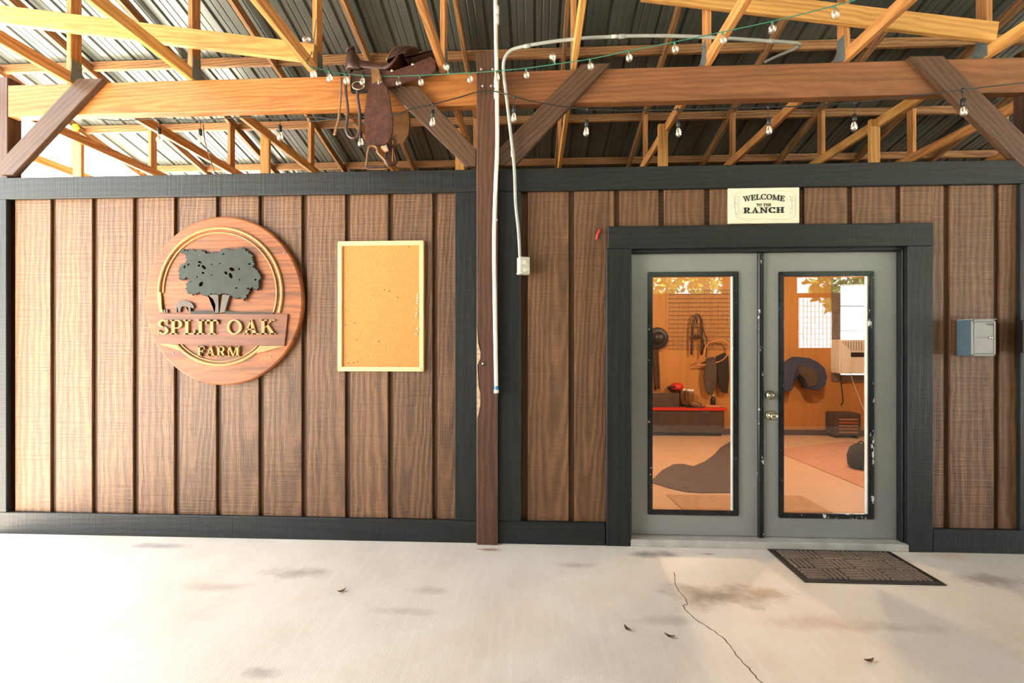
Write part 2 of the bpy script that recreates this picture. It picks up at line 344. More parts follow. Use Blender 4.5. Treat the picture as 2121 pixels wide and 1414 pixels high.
def lathe_bm(bm, prof, k=14, mw=Matrix()):
    rings = []
    for r, z in prof:
        rings.append([bm.verts.new(mw @ Vector((r * math.cos(2 * math.pi * i / k), r * math.sin(2 * math.pi * i / k), z))) for i in range(k)])
    for A, B in zip(rings, rings[1:]):
        for j in range(k): bm.faces.new((A[j], A[(j + 1) % k], B[(j + 1) % k], B[j]))
    bm.faces.new(rings[0][::-1]); bm.faces.new(rings[-1])
def lathe(name, prof, loc, mat, parent=None, k=14, axis=(0, 0, 1), smooth=True):
    bm = bmesh.new(); lathe_bm(bm, prof, k)
    mw = Vector(axis).to_track_quat('Z', 'Y').to_matrix().to_4x4(); mw.translation = Vector(loc)
    return from_bm(name, bm, mat, parent, mw, smooth)

# ------------------------------------------------------------------ floor and ground
XL, XR = -4.05, 6.0
fl = box('floor', -7.2, 12.2, -7.5, 0.06, -0.12, 0.0, M['floor'], bev=0); tag(fl, 'pale worn concrete slab floor', kind='structure')
pts = [G(*p, 0.0) for p in ((1396, 1185), (1402, 1215), (1418, 1238), (1424, 1250), (1415, 1255), (1432, 1275), (1460, 1295), (1490, 1315), (1512, 1335), (1530, 1362), (1555, 1388), (1580, 1416), (1620, 1450))]
bm = bmesh.new(); cp = smooth_path(pts, 5)
for i, p in enumerate(cp): p.x += random.uniform(-.004, .004); p.y += random.uniform(-.003, .003)
c0 = cp[0].copy()
sweep_bm(bm, [p - c0 for p in cp], lambda t: rect(0.0035 + 0.003 * random.random(), 0.0016), ref=(0, 0, 1))
from_bm('crack', bm, M['crack'], fl, Matrix.Translation(c0))
gr = box('ground', -70, 70, -80, 60, -0.35, -0.125, M['ground'], bev=0); tag(gr, 'yard ground of gravel and grass around the barn', kind='structure')

# ------------------------------------------------------------------ front wall: backing, planks, trims
ZT = 2.75
dL, dR, dT = P(1306, 800, 0.03).x, P(1873, 800, 0.03).x, P(1500, 512, 0.03).z
wf = root('wall_front', (0, 0.1, 0), 'brown vertical plank wall with dark grooves', None, kind='structure'); del wf['label']
box('wall_panel', XL, dL, 0.053, 0.15, 0.0, ZT - 0.01, M['groove'], wf, bev=0, axis='z')
box('wall_panel', dR, XR, 0.053, 0.15, 0.0, ZT - 0.01, M['groove'], wf, bev=0, axis='z')
box('wall_panel', dL, dR, 0.053, 0.15, dT, ZT - 0.01, M['groove'], wf, bev=0)
def planks(edges, zlo, zhi):
    for a, b in edges:
        xa, xb = P(a, 700, 0.033).x, P(b, 700, 0.033).x
        box('plank', xa, xb, 0.033, 0.0535, zlo, zhi, M['siding'], wf, bev=0.003, axis='z')
Lg = [31, 110, 196, 281, 366, 453, 541, 630, 720, 809, 901]
edges = [(Lg[i] + (5.5 if i else 0), Lg[i + 1] - 5.5) for i in range(10)] + [(906.5, 946)]
planks(edges, 0.08, 2.62)
planks([(1093, 1178), (1190, 1262)], 0.08, 2.62)
zh = P(1600, 480, 0.0).z
planks([(1190 + 72, 1272), (1284, 1364), (1376, 1459), (1471, 1555), (1567, 1655), (1667, 1755), (1767, 1855)], zh, 2.62)
planks([(1867, 1930)], zh, 2.62)
planks([(1930, 1955), (1968, 2059), (2071, 2110)], 0.08, 2.62)
planks([(2150, 2260), (2272, 2390), (2402, 2530), (2542, 2680)], 0.08, 2.62)
tn = [0]
def trim(x0, x1, z0, z1, axis, y0=0.0, y1=0.034, mat='trim', label='charcoal painted rough sawn trim board'):
    tn[0] += 1
    return tag(box('trim_%d' % tn[0], x0, x1, y0, y1, z0, z1, M[mat], bev=0.004, axis=axis), label, kind='structure')
xq = lambda px: P(px, 700, 0.0).x
zq = lambda px, py: P(px, py, 0.0).z
pL, pR = P(987, 700, -0.03).x, P(1031, 700, -0.03).x
zt0 = 2.585
trim(xq(-20), pL, zt0, ZT, 'x'); trim(pR, XR, zt0, ZT, 'x')
trim(xq(-20), pL, 0.0, 0.165, 'x'); trim(pR, xq(1254), 0.0, 0.165, 'x'); trim(xq(1933), XR, 0.0, 0.165, 'x')
trim(xq(-20), xq(13), 0.165, zt0, 'z'); trim(xq(942), pL, 0.165, zt0, 'z'); trim(pR, xq(1079), 0.165, zt0, 'z'); trim(xq(2114), xq(2160), 0.165, zt0, 'z')
zhb, zht = zq(1500, 513), zq(1500, 466)
trim(xq(1256), dL, 0.0, zhb, 'z', -0.004); trim(dR, xq(1932), 0.0, zhb, 'z', -0.004); trim(xq(1259), xq(1933), zhb, zht, 'x', -0.004)
trim(xq(-20), pL, ZT, ZT + 0.03, 'x', 0.034, 0.15); trim(pR, XR, ZT, ZT + 0.03, 'x', 0.034, 0.15)
for t_ in list(COL.objects)[-2:]: t_.location.z -= 0.03
# jambs and sill of the double door
yl = 0.085
trim(dL - 0.02, dL + 0.004, 0.03, zhb, 'z', 0.035, 0.15, label='black door jamb'); trim(dR - 0.012, dR + 0.02, 0.03, zhb, 'z', 0.035, 0.15, label='black door jamb')
trim(dL, dR, P(1600, 524, yl).z + 0.002, zhb + 0.02, 'x', 0.035, 0.15, label='black door head jamb')
trim(dL - 0.01, dR + 0.01, 0.0, 0.052, 'x', -0.004, 0.15, mat='sill', label='pale worn sill under the double door')

# ------------------------------------------------------------------ the two door leaves
def leaf(name, label, x0, x1, zb, zt, gx0, gx1, gz0, gz1, worn, flip):
    """gx..gz: outer edge of the black glazing bead"""
    r = root(name, ((x0 + x1) / 2, yl, zb), label, None, kind='structure')
    y0, y1 = yl, yl + 0.042
    box('door_stile', x0, gx0 + .008, y0, y1, zb, zt, M['door'], r, bev=0.002); box('door_stile', gx1 - .008, x1, y0, y1, zb, zt, M['door'], r, bev=0.002)
    box('door_rail', gx0 + .006, gx1 - .006, y0, y1, zb, gz0 + .008, M['door'], r, bev=0.001); box('door_rail', gx0 + .006, gx1 - .006, y0, y1, gz1 - .008, zt, M['door'], r, bev=0.001)
    g = M['glaze_worn'] if worn else M['glaze']; w = 0.036
    def bead(p, m_, nm='glazing_bead'): return prism(nm, [Vector((a, 0, b)) for a, b in p], y0 - 0.014, y0 + 0.012, m_, r, bev=0.005)
    bead([(gx0, gz1), (gx1, gz1), (gx1 - w, gz1 - w), (gx0 + w, gz1 - w)], M['glaze'])
    bead([(gx0, gz0), (gx0 + w, gz0 + w), (gx1 - w, gz0 + w), (gx1, gz0)], g)
    bead([(gx0, gz0), (gx0, gz1), (gx0 + w, gz1 - w), (gx0 + w, gz0 + w)], M['glaze_worn'] if worn else M['glaze'])
    bead([(gx1, gz0), (gx1 - w, gz0 + w), (gx1 - w, gz1 - w), (gx1, gz1)], g)
    box('glass_stop', gx1 - w - .008, gx1 - w + .002, y0 + .004, y0 + .03, gz0 + w - .004, gz1 - w + .004, M['bead_white'], r, bev=0.002)
    box('glass_pane', gx0 + w - .01, gx1 - w + .01, y0 + .019, y0 + .023, gz0 + w - .01, gz1 - w + .01, M['glass'], r, bev=0)
    return r
X = lambda px: P(px, 700, yl).x
Z = lambda px, py: P(px, py, yl).z
dz0, dz1 = 0.056, Z(1440, 525)
d1 = leaf('door_1', 'grey glazed door leaf on the left of the double door', X(1308), X(1571), dz0, dz1, X(1341), X(1529), Z(1435, 1066), Z(1435, 563), False, False)
d2 = leaf('door_2', 'grey glazed door leaf with the brass knob', X(1580.5), X(1857), dz0, dz1, X(1612), X(1809), Z(1710, 1073), Z(1710, 562), True, True)
box('astragal', X(1568.5), X(1580), yl - .022, yl + .042, dz0 - .006, dz1, M['glaze_worn'], d1, bev=0.005)
for nm, cx, cy, prof in (('deadbolt', 1594, 818, [(.034, 0), (.034, .008), (.027, .016), (.018, .024), (.018, .032), (.013, .034)]),
                         ('door_knob', 1595, 860, [(.036, 0), (.036, .006), (.026, .012), (.012, .018), (.012, .036), (.022, .044), (.028, .056), (.026, .066), (.016, .072), (.004, .073)])):
    lathe(nm, prof, P(cx, cy, yl - .001), M['brass'], d2, 16, (0, -1, 0))
box('keyhole', P(1594, 818, 0).x - .003, P(1594, 818, 0).x + .003, yl - .038, yl - .033, P(1594, 818, yl - .035).z - .008, P(1594, 818, yl - .035).z + .008, M['ink'], d2, bev=0)

# ------------------------------------------------------------------ posts, beams, braces
def post(x0, x1, label):
    r = root('post', ((x0 + x1) / 2, 0.05, 0), label, 'post', 'brown posts carrying the beam')
    box('shaft', x0, x1, -0.03, 0.044, 0.0, 3.60, M['post'], r, bev=0.006, axis='z'); return r
pc = post(pL, pR, 'brown square wooden post between the cork board and the doors')
xl1 = P(13, 300, .036).x
def side_post(x0, x1, z0, label):
    r = root('post', ((x0 + x1) / 2, 0.09, z0), label, 'post', 'brown posts carrying the beam')
    box('shaft', x0, x1, 0.046, 0.15, z0, 3.56, M['post'], r, bev=0.006, axis='z'); return r
pl = side_post(xl1 - .15, xl1, 0.0, 'brown wooden post at the left edge of the photo')
xr0 = P(2128, 300, .046).x; pr = side_post(xr0, xr0 + .15, ZT, 'brown wooden post at the right edge, above the wall')
for px, py in ((997, 143), (1021, 143), (1000, 178), (1018, 178)):
    lathe('bolt', [(.011, 0), (.011, .004), (.007, .005), (.007, .009), (.001, .010)], P(px, py, -.031), M['steel'], pc, 8, (0, -1, 0))
lathe('bolt', [(.014, 0), (.014, .003), (.008, .005), (.008, .010), (.001, .012)], P(1001, 753, -.031), M['steel'], pc, 8, (0, -1, 0))
chip = [P(*p, -.03) for p in ((987.5, 672), (989, 690), (991, 712), (995.5, 730), (995, 741), (989, 756), (990, 772), (991, 795), (995, 815), (995, 838), (990, 862), (988, 868), (987.5, 830), (987.5, 780), (987.5, 735))]
prism('bare_chip', chip, -.0325, -.029, M['raw'], pc)
ZB0, ZB1 = 3.245, 3.49; YB0, YB1 = 0.045, 0.121
xm = (pL + pR) / 2
b1 = box('beam', xl1 + .001, xm, YB0, YB1, ZB0, ZB1, M['beam'], bev=0.004); tag(b1, 'orange fir beam that the saddle straddles', 'beam', 'beams over the wall')
b2 = box('beam', xm + .002, xr0 - .001, YB0, YB1, ZB0, ZB1, M['beam_r'], bev=0.004); tag(b2, 'reddish brown fir beam above the double door', 'beam', 'beams over the wall')
def brace(pts, label):
    q = [P(*p, 0.0) for p in pts]; d = (q[0] + q[1]) / 2 - (q[-1] + q[-2]) / 2; d.y = 0
    return tag(prism('brace', q, -0.004, 0.043, M['brace'], None, d, bev=0.003), label, 'brace', 'diagonal braces between posts and beam')
brace([(161, 163), (214, 163), (28, 362), (2, 362), (2, 333)], 'brown diagonal brace at the left edge, leaning up to the right')
brace([(798, 178), (864, 178), (986, 309), (986, 344), (966, 344)], 'brown diagonal brace rising from the middle post towards the saddle')
brace([(1204, 133), (1264, 131), (1066, 343), (1033, 343), (1033, 309)], 'brown diagonal brace rising right from the middle post over the beam')
brace([(1884, 117), (1953, 116), (2134, 292), (2134, 345), (2116, 345)], 'brown diagonal brace at the right edge above the grey box')

# ------------------------------------------------------------------ roof: sheets, trusses, purlins
SL = 0.25
def zroof(y): return 4.66 - SL * y            # underside of the purlins' seat
ROOF0, ROOF1 = -4.4, 4.75
XE0, XE1 = -5.75, 11.5
cl = root('ceiling', (0, 0, 4.7), 'corrugated metal roof', None, kind='structure'); del cl['label']
def sheet_mesh(y0=None, y1=None, sl=None, base=0.0):
    y0 = ROOF0 if y0 is None else y0; y1 = ROOF1 if y1 is None else y1; sl = -SL if sl is None else sl
    prof = []
    cell = 0.2286
    for k in range(4):
        x = k * cell
        prof += [(x + .0, 0), (x + .022, 0), (x + .032, .02), (x + .050, .02), (x + .060, 0), (x + .098, 0), (x + .104, .005), (x + .112, .005), (x + .118, 0), (x + .163, 0), (x + .169, .005), (x + .177, .005), (x + .183, 0)]
    prof += [(4 * cell, 0), (4 * cell + .02, 0)]
    me = bpy.data.meshes.new('roof_sheet'); vs_, fs = [], []
    for y in (y0, y1):
        for x, h in prof: vs_.append((x, y, base + sl * y + h))
    n = len(prof)
    for i in range(n - 1): fs.append((i, i + 1, n + i + 1, n + i))
    me.from_pydata(vs_, [], fs); me.materials.append(M['roof']); return me
sm = sheet_mesh()
RIDGE, REAR = -4.4, -8.6
sm2 = sheet_mesh(REAR, RIDGE, SL, -2 * SL * RIDGE)  # unseen rear slope, added to cut sky light from behind
k = 0
while XE0 + k * .9144 < XE1:
    for sm_ in (sm, sm2): link('roof_sheet', sm_, None, cl, Matrix.Translation((XE0 + k * .9144, 0, 4.66 + .04 + .0005 * (k % 2))))
    k += 1
TX = [-3.612 + .9755 * k for k in range(-2, 12)]
names = {0: 'at the far left, beyond the left brace', 1: 'crossing the beam left of the left brace', 2: 'crossing the beam just right of the left brace', 3: 'crossing the beam midway between left brace and saddle',
         4: 'crossing the beam just left of the saddle', 5: 'crossing the beam just right of the saddle', 6: 'crossing the beam just right of the middle post', 7: 'crossing the beam above the left door leaf',
         8: 'crossing the beam above the right door leaf', 9: 'crossing the beam right of the right brace top', 10: 'just outside the right edge of the photo', 11: 'second outside the right edge', 12: 'third outside the right edge', 13: 'fourth outside the right edge'}
ptri = None
for i, x in enumerate(TX):
    r = root('roof_truss', (x, 0.083, ZB1), 'pine roof truss ' + names[i], 'truss', 'roof trusses')
    mb = M['pine'] if i % 3 else M['pine_y']
    zc_ = ZB1 + .046
    member('bottom_chord', (x, -8.2, zc_), (x, 4.5, zc_), .038, .089, mb, r)
    member('top_chord', (x, -4.38, zroof(-4.38) - .05), (x, 4.6, zroof(4.6) - .05), .038, .089, M['purlin'], r)
    member('web', (x, .083, zc_ + .045), (x, .083, zroof(.083) - .09), .038, .089, M['pine'], r, up=(0, 1, 0))
    member('web', (x, 2.0, zc_ + .045), (x, 2.0, zroof(2.0) - .09), .038, .089, M['pine'], r, up=(0, 1, 0))
    if i % 2 == 1: member('hanger', (x - .04, 1.12, 2.64), (x - .04, 1.12, zc_ + .03), .038, .089, M['pine_y'], r, up=(1, 0, 0))
    for s in (-1, 1):
        me = bpy.data.meshes.get('nail_plate')
        if me is None:
            bm = bmesh.new(); q = [(-.05, -.03), (.10, -.03), (.10, .02), (.045, .07), (.04, .15), (-.04, .15)]
            a = [bm.verts.new((-.001, y, z)) for y, z in q]; b = [bm.verts.new((.001, y, z)) for y, z in q]
            bm.faces.new(a); bm.faces.new(b[::-1])
            for j in range(6): bm.faces.new((a[j], b[j], b[(j + 1) % 6], a[(j + 1) % 6]))
            recalc(bm); me = bpy.data.meshes.new('nail_plate'); bm.to_mesh(me); bm.free(); me.materials.append(M['plate'])
        link('nail_plate', me, None, r, Matrix.Translation((x + s * .0205, .083, zc_ + .0)))
for y, lab in ((-2.3, 'roof purlin overhead, above the floor in front of the wall'), (-1.2, 'roof purlin overhead, near the camera side'), (0.3, 'roof purlin just above the top of the photo'), (1.23, 'upper roof purlin seen above the beam'), (2.13, 'middle roof purlin seen just under the beam'), (2.92, 'lowest visible roof purlin just over the wall top'), (3.75, 'last roof purlin at the eave, behind the wall')):
    p = box('purlin', XE0 + .05, XE1 - .05, y - .02, y + .02, zroof(y) - .052, zroof(y) + .036, M['purlin'], bev=0.003); tag(p, lab, 'purlin', 'roof purlins')
def lateral(a, b, label):
    q0, q1 = P(*a, 0.012), P(*b, 0.012)
    return tag(member('lateral_brace', q0, q1, .038, .135, M['pine_y'], None, .003), label, 'brace', 'slanting boards nailed across the truss webs')
lateral((-120, 16), (652, 112), 'yellow pine board slanting across the truss webs at upper left')
lateral((1330, -18), (2062, 68), 'yellow pine board slanting across the truss webs at upper right')

# ------------------------------------------------------------------ tack room behind the wall
YR = 4.35; RZ = 2.62
rf = box('floor_room', XL, XR, 0.06, YR + .1, -0.12, 0.004, M['roomfloor'], bev=0); tag(rf, 'tan floor of the room behind the doors', kind='structure')
box('ceiling_room', XL, XR, 0.15, YR, RZ, RZ + .02, M['roomwall'], bev=0)['kind'] = 'structure'
box('wall_left', XL - .1, XL, 0.16, YR + .1, 0, ZT - .03, M['siding'], bev=0)['kind'] = 'structure'
box('wall_right', XR, XR + .1, 0.034, YR + .1, 0, ZT - .03, M['siding'], bev=0)['kind'] = 'structure'
wx0, wx1 = P(1739, 600, YR).x, P(1739, 600, YR).x + .80
wz0, wz1 = P(1750, 776, YR).z, P(1750, 590, YR).z
wb = root('wall_back', (0, YR, 0), 'orange plywood wall', None, kind='structure'); del wb['label']
for a in ((XL, wx0, 0, RZ), (wx1, XR, 0, RZ), (wx0, wx1, 0, wz0), (wx0, wx1, wz1, RZ)):
    box('plywood_panel', a[0], a[1], YR, YR + .1, a[2], a[3], M['roomwall'], wb, bev=0, axis='z')
box('added_upper_panel', XL - .1, XE1, YR + .1, YR + .14, RZ, 3.58, M['siding'], wb, bev=0)  # unseen, added to keep outside light off the lower roof
box('added_outer_panel', XR + .1, XE1, YR + .1, YR + .14, 0, RZ, M['siding'], wb, bev=0)  # added out of view to shut out daylight at the right rear
tag(box('baseboard_back', XL, XR, YR - .02, YR, 0, .09, M['baseboard'], bev=0.003), 'dark baseboard of the back wall', kind='structure')
wn = root('window_1', ((wx0 + wx1) / 2, YR, wz0), 'bright sash window in the back wall of the room', None, kind='structure')
fw = .13
box('window_frame', wx0 - fw, wx0, YR - .03, YR + .1, wz0 - .10, wz1 + .10, M['winframe'], wn); box('window_frame', wx1, wx1 + fw, YR - .03, YR + .1, wz0 - .1, wz1 + .1, M['winframe'], wn)
box('window_frame', wx0, wx1, YR - .03, YR + .1, wz1, wz1 + .1, M['winframe'], wn); box('window_sill', wx0, wx1, YR - .05, YR + .1, wz0 - .1, wz0, M['winframe'], wn)
for py in (633, 684): z = P(1760, py, YR).z; box('window_bar', wx0, wx1, YR + .03, YR + .055, z - .008, z + .008, M['winframe'], wn, bev=0)
box('window_pane', wx0, wx1, YR + .04, YR + .044, wz0, wz1, M['glass'], wn, bev=0)
# air conditioner
az0, az1 = P(1760, 774, YR - .25).z, P(1760, 703, YR - .25).z
ax0, ax1 = P(1742, 700, YR - .25).x, P(1742, 700, YR - .25).x + .62
ac = root('air_conditioner', ((ax0 + ax1) / 2, YR - .2, az0), 'white air conditioner sitting in the bright back window', 'appliance')
box('housing', ax0, ax1, YR - .22, YR + .06, az0, az1, M['white'], ac, bev=.012, seg=2)
for j in range(14): box('louvre', ax0 + .04 + j * .04, ax0 + .052 + j * .04, YR - .228, YR - .218, az1 - .17, az1 - .03, M['box_grey'], ac, bev=0)
box('slot', ax0 + .16, ax1 - .03, YR - .228, YR - .218, az1 - .27, az1 - .2, M['black'], ac, bev=0)
tw = [(1741, 706), (1748, 712), (1757, 721), (1762, 728), (1763, 750), (1762, 770), (1752, 774), (1743, 773)]
tag(prism('towel', [P(a, b, YR - .25) for a, b in tw], YR - .255, YR - .235, M['white'], bev=.004), 'white towel hanging over the air conditioner', 'towel')
tag(tube('power_cord', [P(1762, 772, YR - .2), P(1768, 795, YR - .06), P(1778, 820, YR - .03), P(1790, 850, YR - .03)], .006, M['white']), 'pale cord trailing down the wall from the air conditioner', 'cord')
tag(tube('hook_cord', [P(1742, 790, YR - .03), P(1745, 815, YR - .03), P(1746, 830, YR - .03), P(1742, 838, YR - .03)], .008, M['leather']), 'dark thin strap hanging under the window', 'strap')
# blue saddle pad on the wall
sp = root('saddle_pad', P(1665, 812, YR - .2), 'blue felt saddle pad folded over a rack on the back wall', 'saddle pad')
prism('pad', [P(a, b, YR - .2) for a, b in ((1616, 757), (1635, 750), (1653, 739), (1672, 741), (1690, 750), (1703, 762), (1708, 780), (1704, 797), (1692, 808), (1674, 806), (1669, 794), (1664, 782), (1654, 775), (1644, 776), (1638, 788), (1637, 806), (1622, 811), (1616, 805))], YR - .28, YR - .02, M['blue_pad'], sp, bev=.012)
prism('lining', [P(a, b, YR - .29) for a, b in ((1652, 760), (1664, 757), (1680, 761), (1692, 770), (1695, 784), (1690, 797), (1676, 802), (1670, 792), (1665, 781), (1654, 773))], YR - .30, YR - .275, M['hide'], sp, bev=.004)
# dark box with slats
hx = P(1725, 880, YR - .3); h0 = G(1725, 908); h1 = G(1783, 908)
ht = root('heater', (h0.x + .23, h0.y + .12, 0), 'small dark box with rust orange slats standing at the back wall', 'heater')
hw = (h1.x - h0.x); hz = P(1750, 856, h0.y).z
box('casing', h0.x + .04, h0.x + hw, h0.y, h0.y + .28, .04, hz, M['hide'], ht, bev=.03, seg=3)
box('foot', h0.x + .06, h0.x + .1, h0.y + .02, h0.y + .26, 0.004, .05, M['black'], ht); box('foot', h0.x + hw - .08, h0.x + hw - .04, h0.y + .02, h0.y + .26, 0.004, .05, M['black'], ht)
for j in range(5): box('slat', h0.x + .09, h0.x + hw - .06, h0.y - .008, h0.y + .004, .09 + j * .05, .108 + j * .05, M['heater_red'] if j % 2 else M['tanmat'], ht, bev=0)
# bench with red lid and what stands on it
q0 = G(1290, 905); q1 = G(1507, 905); bz = P(1430, 846, q0.y).z; by = q1.y
bn = root('bench', ((q0.x + q1.x) / 2, by + .2, 0), 'low dark bench with a bright red lid behind the left pane', 'bench')
BD = YR - .03 - by
box('chest', q0.x, q1.x - .04, by + .02, by + BD - .02, .06, bz - .045, M['hide'], bn, bev=.006); box('lid', q0.x - .02, q1.x, by, by + BD, bz - .045, bz, M['red_lid'], bn, bev=.006)
box('plinth', q0.x + .03, q1.x - .07, by + .06, by + BD - .05, 0.004, .06, M['black'], bn, bev=.003)
box('hinge_plate', P(1455, 855, by).x, P(1470, 855, by).x, by + .014, by + .021, bz - .075, bz - .055, M['steel'], bn, bev=0)
def onb(px): return P(px, 840, by + .2).x
cr = root('wooden_crate', (onb(1375), by + .25, bz), 'dark open wooden crate on the red bench', 'crate')
cx0, cx1 = onb(1345), onb(1402); cz = P(1375, 812, by + .2).z
box('crate_board', cx0, cx1, by + .08, by + .095, bz + .01, cz, M['hide'], cr, bev=.002); box('crate_board', cx0, cx1, by + .29, by + .305, bz + .01, cz, M['hide'], cr, bev=.002)
box('crate_end', cx0, cx0 + .015, by + .095, by + .29, bz + .01, cz, M['leather_tan'], cr, bev=.002); box('crate_end', cx1 - .015, cx1, by + .095, by + .29, bz + .01, cz, M['leather_tan'], cr, bev=.002)
box('crate_base', cx0, cx1, by + .08, by + .305, bz, bz + .012, M['hide'], cr, bev=.002)
capc = P(1402, 806, by + .19)
cap = root('cap', capc, 'dark red and black cap lying above the boots on the bench', 'cap')
lathe('crown', [(.10, 0), (.105, .03), (.095, .075), (.06, .10), (.005, .108)], capc, M['red'], cap, 14); prism('brim', [capc + Vector((a, 0, b)) for a, b in ((-.16, .035), (-.03, .03), (-.02, .06), (-.1, .06))], capc.y - .09, capc.y + .05, M['black'], cap)
def boot(px, label, dy):
    c = Vector((onb(px), by + .14 + dy, bz)); r = root('boot', c, label, 'boot', 'boots on the bench')
    bm = bmesh.new()
    sweep_bm(bm, [c + Vector(v) - c for v in ((0, 0, .27), (0, 0, .2), (.005, 0, .12), (.02, -.01, .07), (.07, -.02, .045), (.13, -.03, .035), (.155, -.03, .028))],
             lambda t: [(a * (1.0 - .35 * max(0, t - .6)), b * (1.0 - .35 * max(0, t - .6))) for a, b in circ(.052, 10)])
    from_bm('upper', bm, M['leather_tan'], r, Matrix.Translation(c), True)
    prism('sole', [c + Vector(v) for v in ((-.055, 0, 0), (.175, 0, 0), (.185, 0, .014), (-.055, 0, .014))], c.y - .06, c.y + .045, M['black'], r)
    lathe('cuff', [(.056, .255), (.058, .27), (.056, .29), (.05, .292)], c, M['white'], r, 12); return r
boot(1413, 'shiny tan boot standing on the red bench, nearer the crate', .05); boot(1424, 'shiny tan boot standing on the red bench, right of its pair', -.075)
btl = P(1477, 846, by + .2); sb = root('spray_bottle', (btl.x, by + .2, bz), 'small dark spray bottle on the red bench', 'bottle')
lathe('bottle_body', [(.035, 0), (.038, .02), (.038, .12), (.02, .15), (.014, .16)], (btl.x, by + .2, bz), M['black'], sb, 12); lathe('bottle_cap', [(.016, .16), (.016, .19), (.012, .195)], (btl.x, by + .2, bz), M['white'], sb, 10)
lf = box('folded_cloth', onb(1455), onb(1495), by + .05, by + .18, bz, bz + .03, M['rope'], bev=.012, seg=2); tag(lf, 'folded pink tan cloth at the right end of the red bench', 'cloth')
# tack on the back wall
YW = YR - .04
gp = bmesh.new(); g0, g1 = P(1384, 722, YW), P(1516, 600, YW)
gx, gz = (g1.x - g0.x), (g1.z - g0.z)
for j in range(15):
    x = -gx / 2 + gx * j / 14; sweep_bm(gp, [(x, 0, -gz / 2), (x, 0, gz / 2)], circ(.0035, 5)); z = -gz / 2 + gz * j / 14; sweep_bm(gp, [(-gx / 2, .006, z), (gx / 2, .006, z)], circ(.0035, 5))
tag(from_bm('reflected_grid', gp, M['steel'], None, Matrix.Translation((g0 + g1) / 2)), 'reflected mesh built as wires on the back wall behind the hanging bridle', 'wire grid')  # wires stand in for a grid mirrored in the left pane
hl = root('riding_hat', P(1366, 700, YW - .1), 'black brimmed hat hanging on the back wall at the left', 'hat')
lathe('hat_brim', [(.17, 0), (.175, .01), (.165, .016), (.1, .02)], P(1362, 700, YW - .03), M['black'], hl, 20, (0.1, -1, 0.05)); lathe('hat_crown', [(.105, 0), (.10, .07), (.08, .11), (.03, .125)], P(1362, 700, YW - .045), M['black'], hl, 18, (0.1, -1, 0.05))
hs_ = root('headstall', P(1357, 800, YW), 'dark leather straps hanging beneath the hat', 'straps')
for dx in (0, 7): tube('strap', [P(1353 + dx, 722, YW - .02), P(1355 + dx, 760, YW - .03), P(1357 + dx, 805, YW - .02)], .01, M['leather'], hs_, prof=rect(.045, .008))
box('peg', P(1351, 724, YW).x, P(1365, 724, YW).x, YW - .03, YR, P(1357, 726, YW).z, P(1357, 722, YW).z, M['leather'], hs_, bev=.002)
br = root('bridle', P(1441, 735, YW), 'dark leather bridle with brass buckles hanging before the reflected grid', 'bridle')
tube('crown_strap', [P(1432, 735, YW - .03), P(1433, 690, YW - .03), P(1436, 665, YW - .04), P(1442, 652, YW - .04), P(1450, 657, YW - .04), P(1453, 680, YW - .03), P(1453, 735, YW - .03)], .01, M['leather'], br, prof=rect(.035, .01))
tube('nose_band', [P(1432, 700, YW - .03), P(1442, 694, YW - .05), P(1453, 700, YW - .03)], .01, M['leather'], br, prof=rect(.04, .01)); tube('brow_band', [P(1433, 674, YW - .03), P(1443, 674, YW - .05), P(1452, 674, YW - .03)], .008, M['brass'], br)
tube('rein', [P(1453, 670, YW - .03), P(1459, 690, YW - .03), P(1464, 706, YW - .03), P(1462, 740, YW - .03)], .008, M['leather'], br)
lr = tube('lariat', [P(1440, 750, YW - .06), P(1454, 742, YW - .07), P(1462, 718, YW - .07), P(1475, 707, YW - .07), P(1500, 706, YW - .07), P(1511, 720, YW - .07), P(1500, 742, YW - .06), P(1478, 752, YW - .06), P(1440, 757, YW - .06)], .014, M['rope'], n=5); tag(lr, 'coil of tan rope hanging right of the bridle', 'rope')
ch = root('chaps', P(1485, 815, YW), 'dark leather chaps with fringe hanging under the rope coil', 'chaps')
prism('chap_leg', [P(a, b, YW - .05) for a, b in ((1462, 742), (1478, 738), (1484, 760), (1482, 800), (1474, 818), (1462, 812), (1456, 780))], YW - .08, YW - .05, M['hide'], ch, bev=.008)
prism('chap_leg', [P(a, b, YW - .05) for a, b in ((1482, 738), (1500, 730), (1508, 735), (1510, 780), (1507, 815), (1494, 812), (1487, 790))], YW - .07, YW - .04, M['fleece'], ch, bev=.008)
# floor coverings
def flat(name, pts, z0, z1, mat, label, cat):
    bm = bmesh.new(); c = sum(pts, Vector()) / len(pts)
    a = [bm.verts.new((p.x - c.x, p.y - c.y, 0)) for p in pts]; b = [bm.verts.new((p.x - c.x, p.y - c.y, z1 - z0)) for p in pts]
    bm.faces.new(a); bm.faces.new(b); n = len(pts)
    for i in range(n): bm.faces.new((a[i], a[(i + 1) % n], b[(i + 1) % n], b[i]))
    bmesh.ops.triangulate(bm, faces=[f for f in bm.faces if len(f.verts) > 4])
    return tag(from_bm(name, bm, mat, None, Matrix.Translation((c.x, c.y, z0))), label, cat)
flat('hide_rug', [G(*p) for p in ((1346, 1000), (1372, 975), (1395, 963), (1415, 962), (1436, 967), (1460, 957), (1480, 942), (1492, 928), (1512, 916), (1550, 925), (1575, 960), (1560, 1005), (1520, 1022), (1450, 1022), (1420, 1020), (1385, 1012))], .004, .012, M['hide'], 'dark hide rug with a wavy edge behind the left pane', 'rug')
flat('rug', [G(*p) for p in ((1600, 933), (1815, 1022), (1960, 985), (1760, 915))], .004, .014, M['rug'], 'reddish tan rug behind the right pane', 'rug')
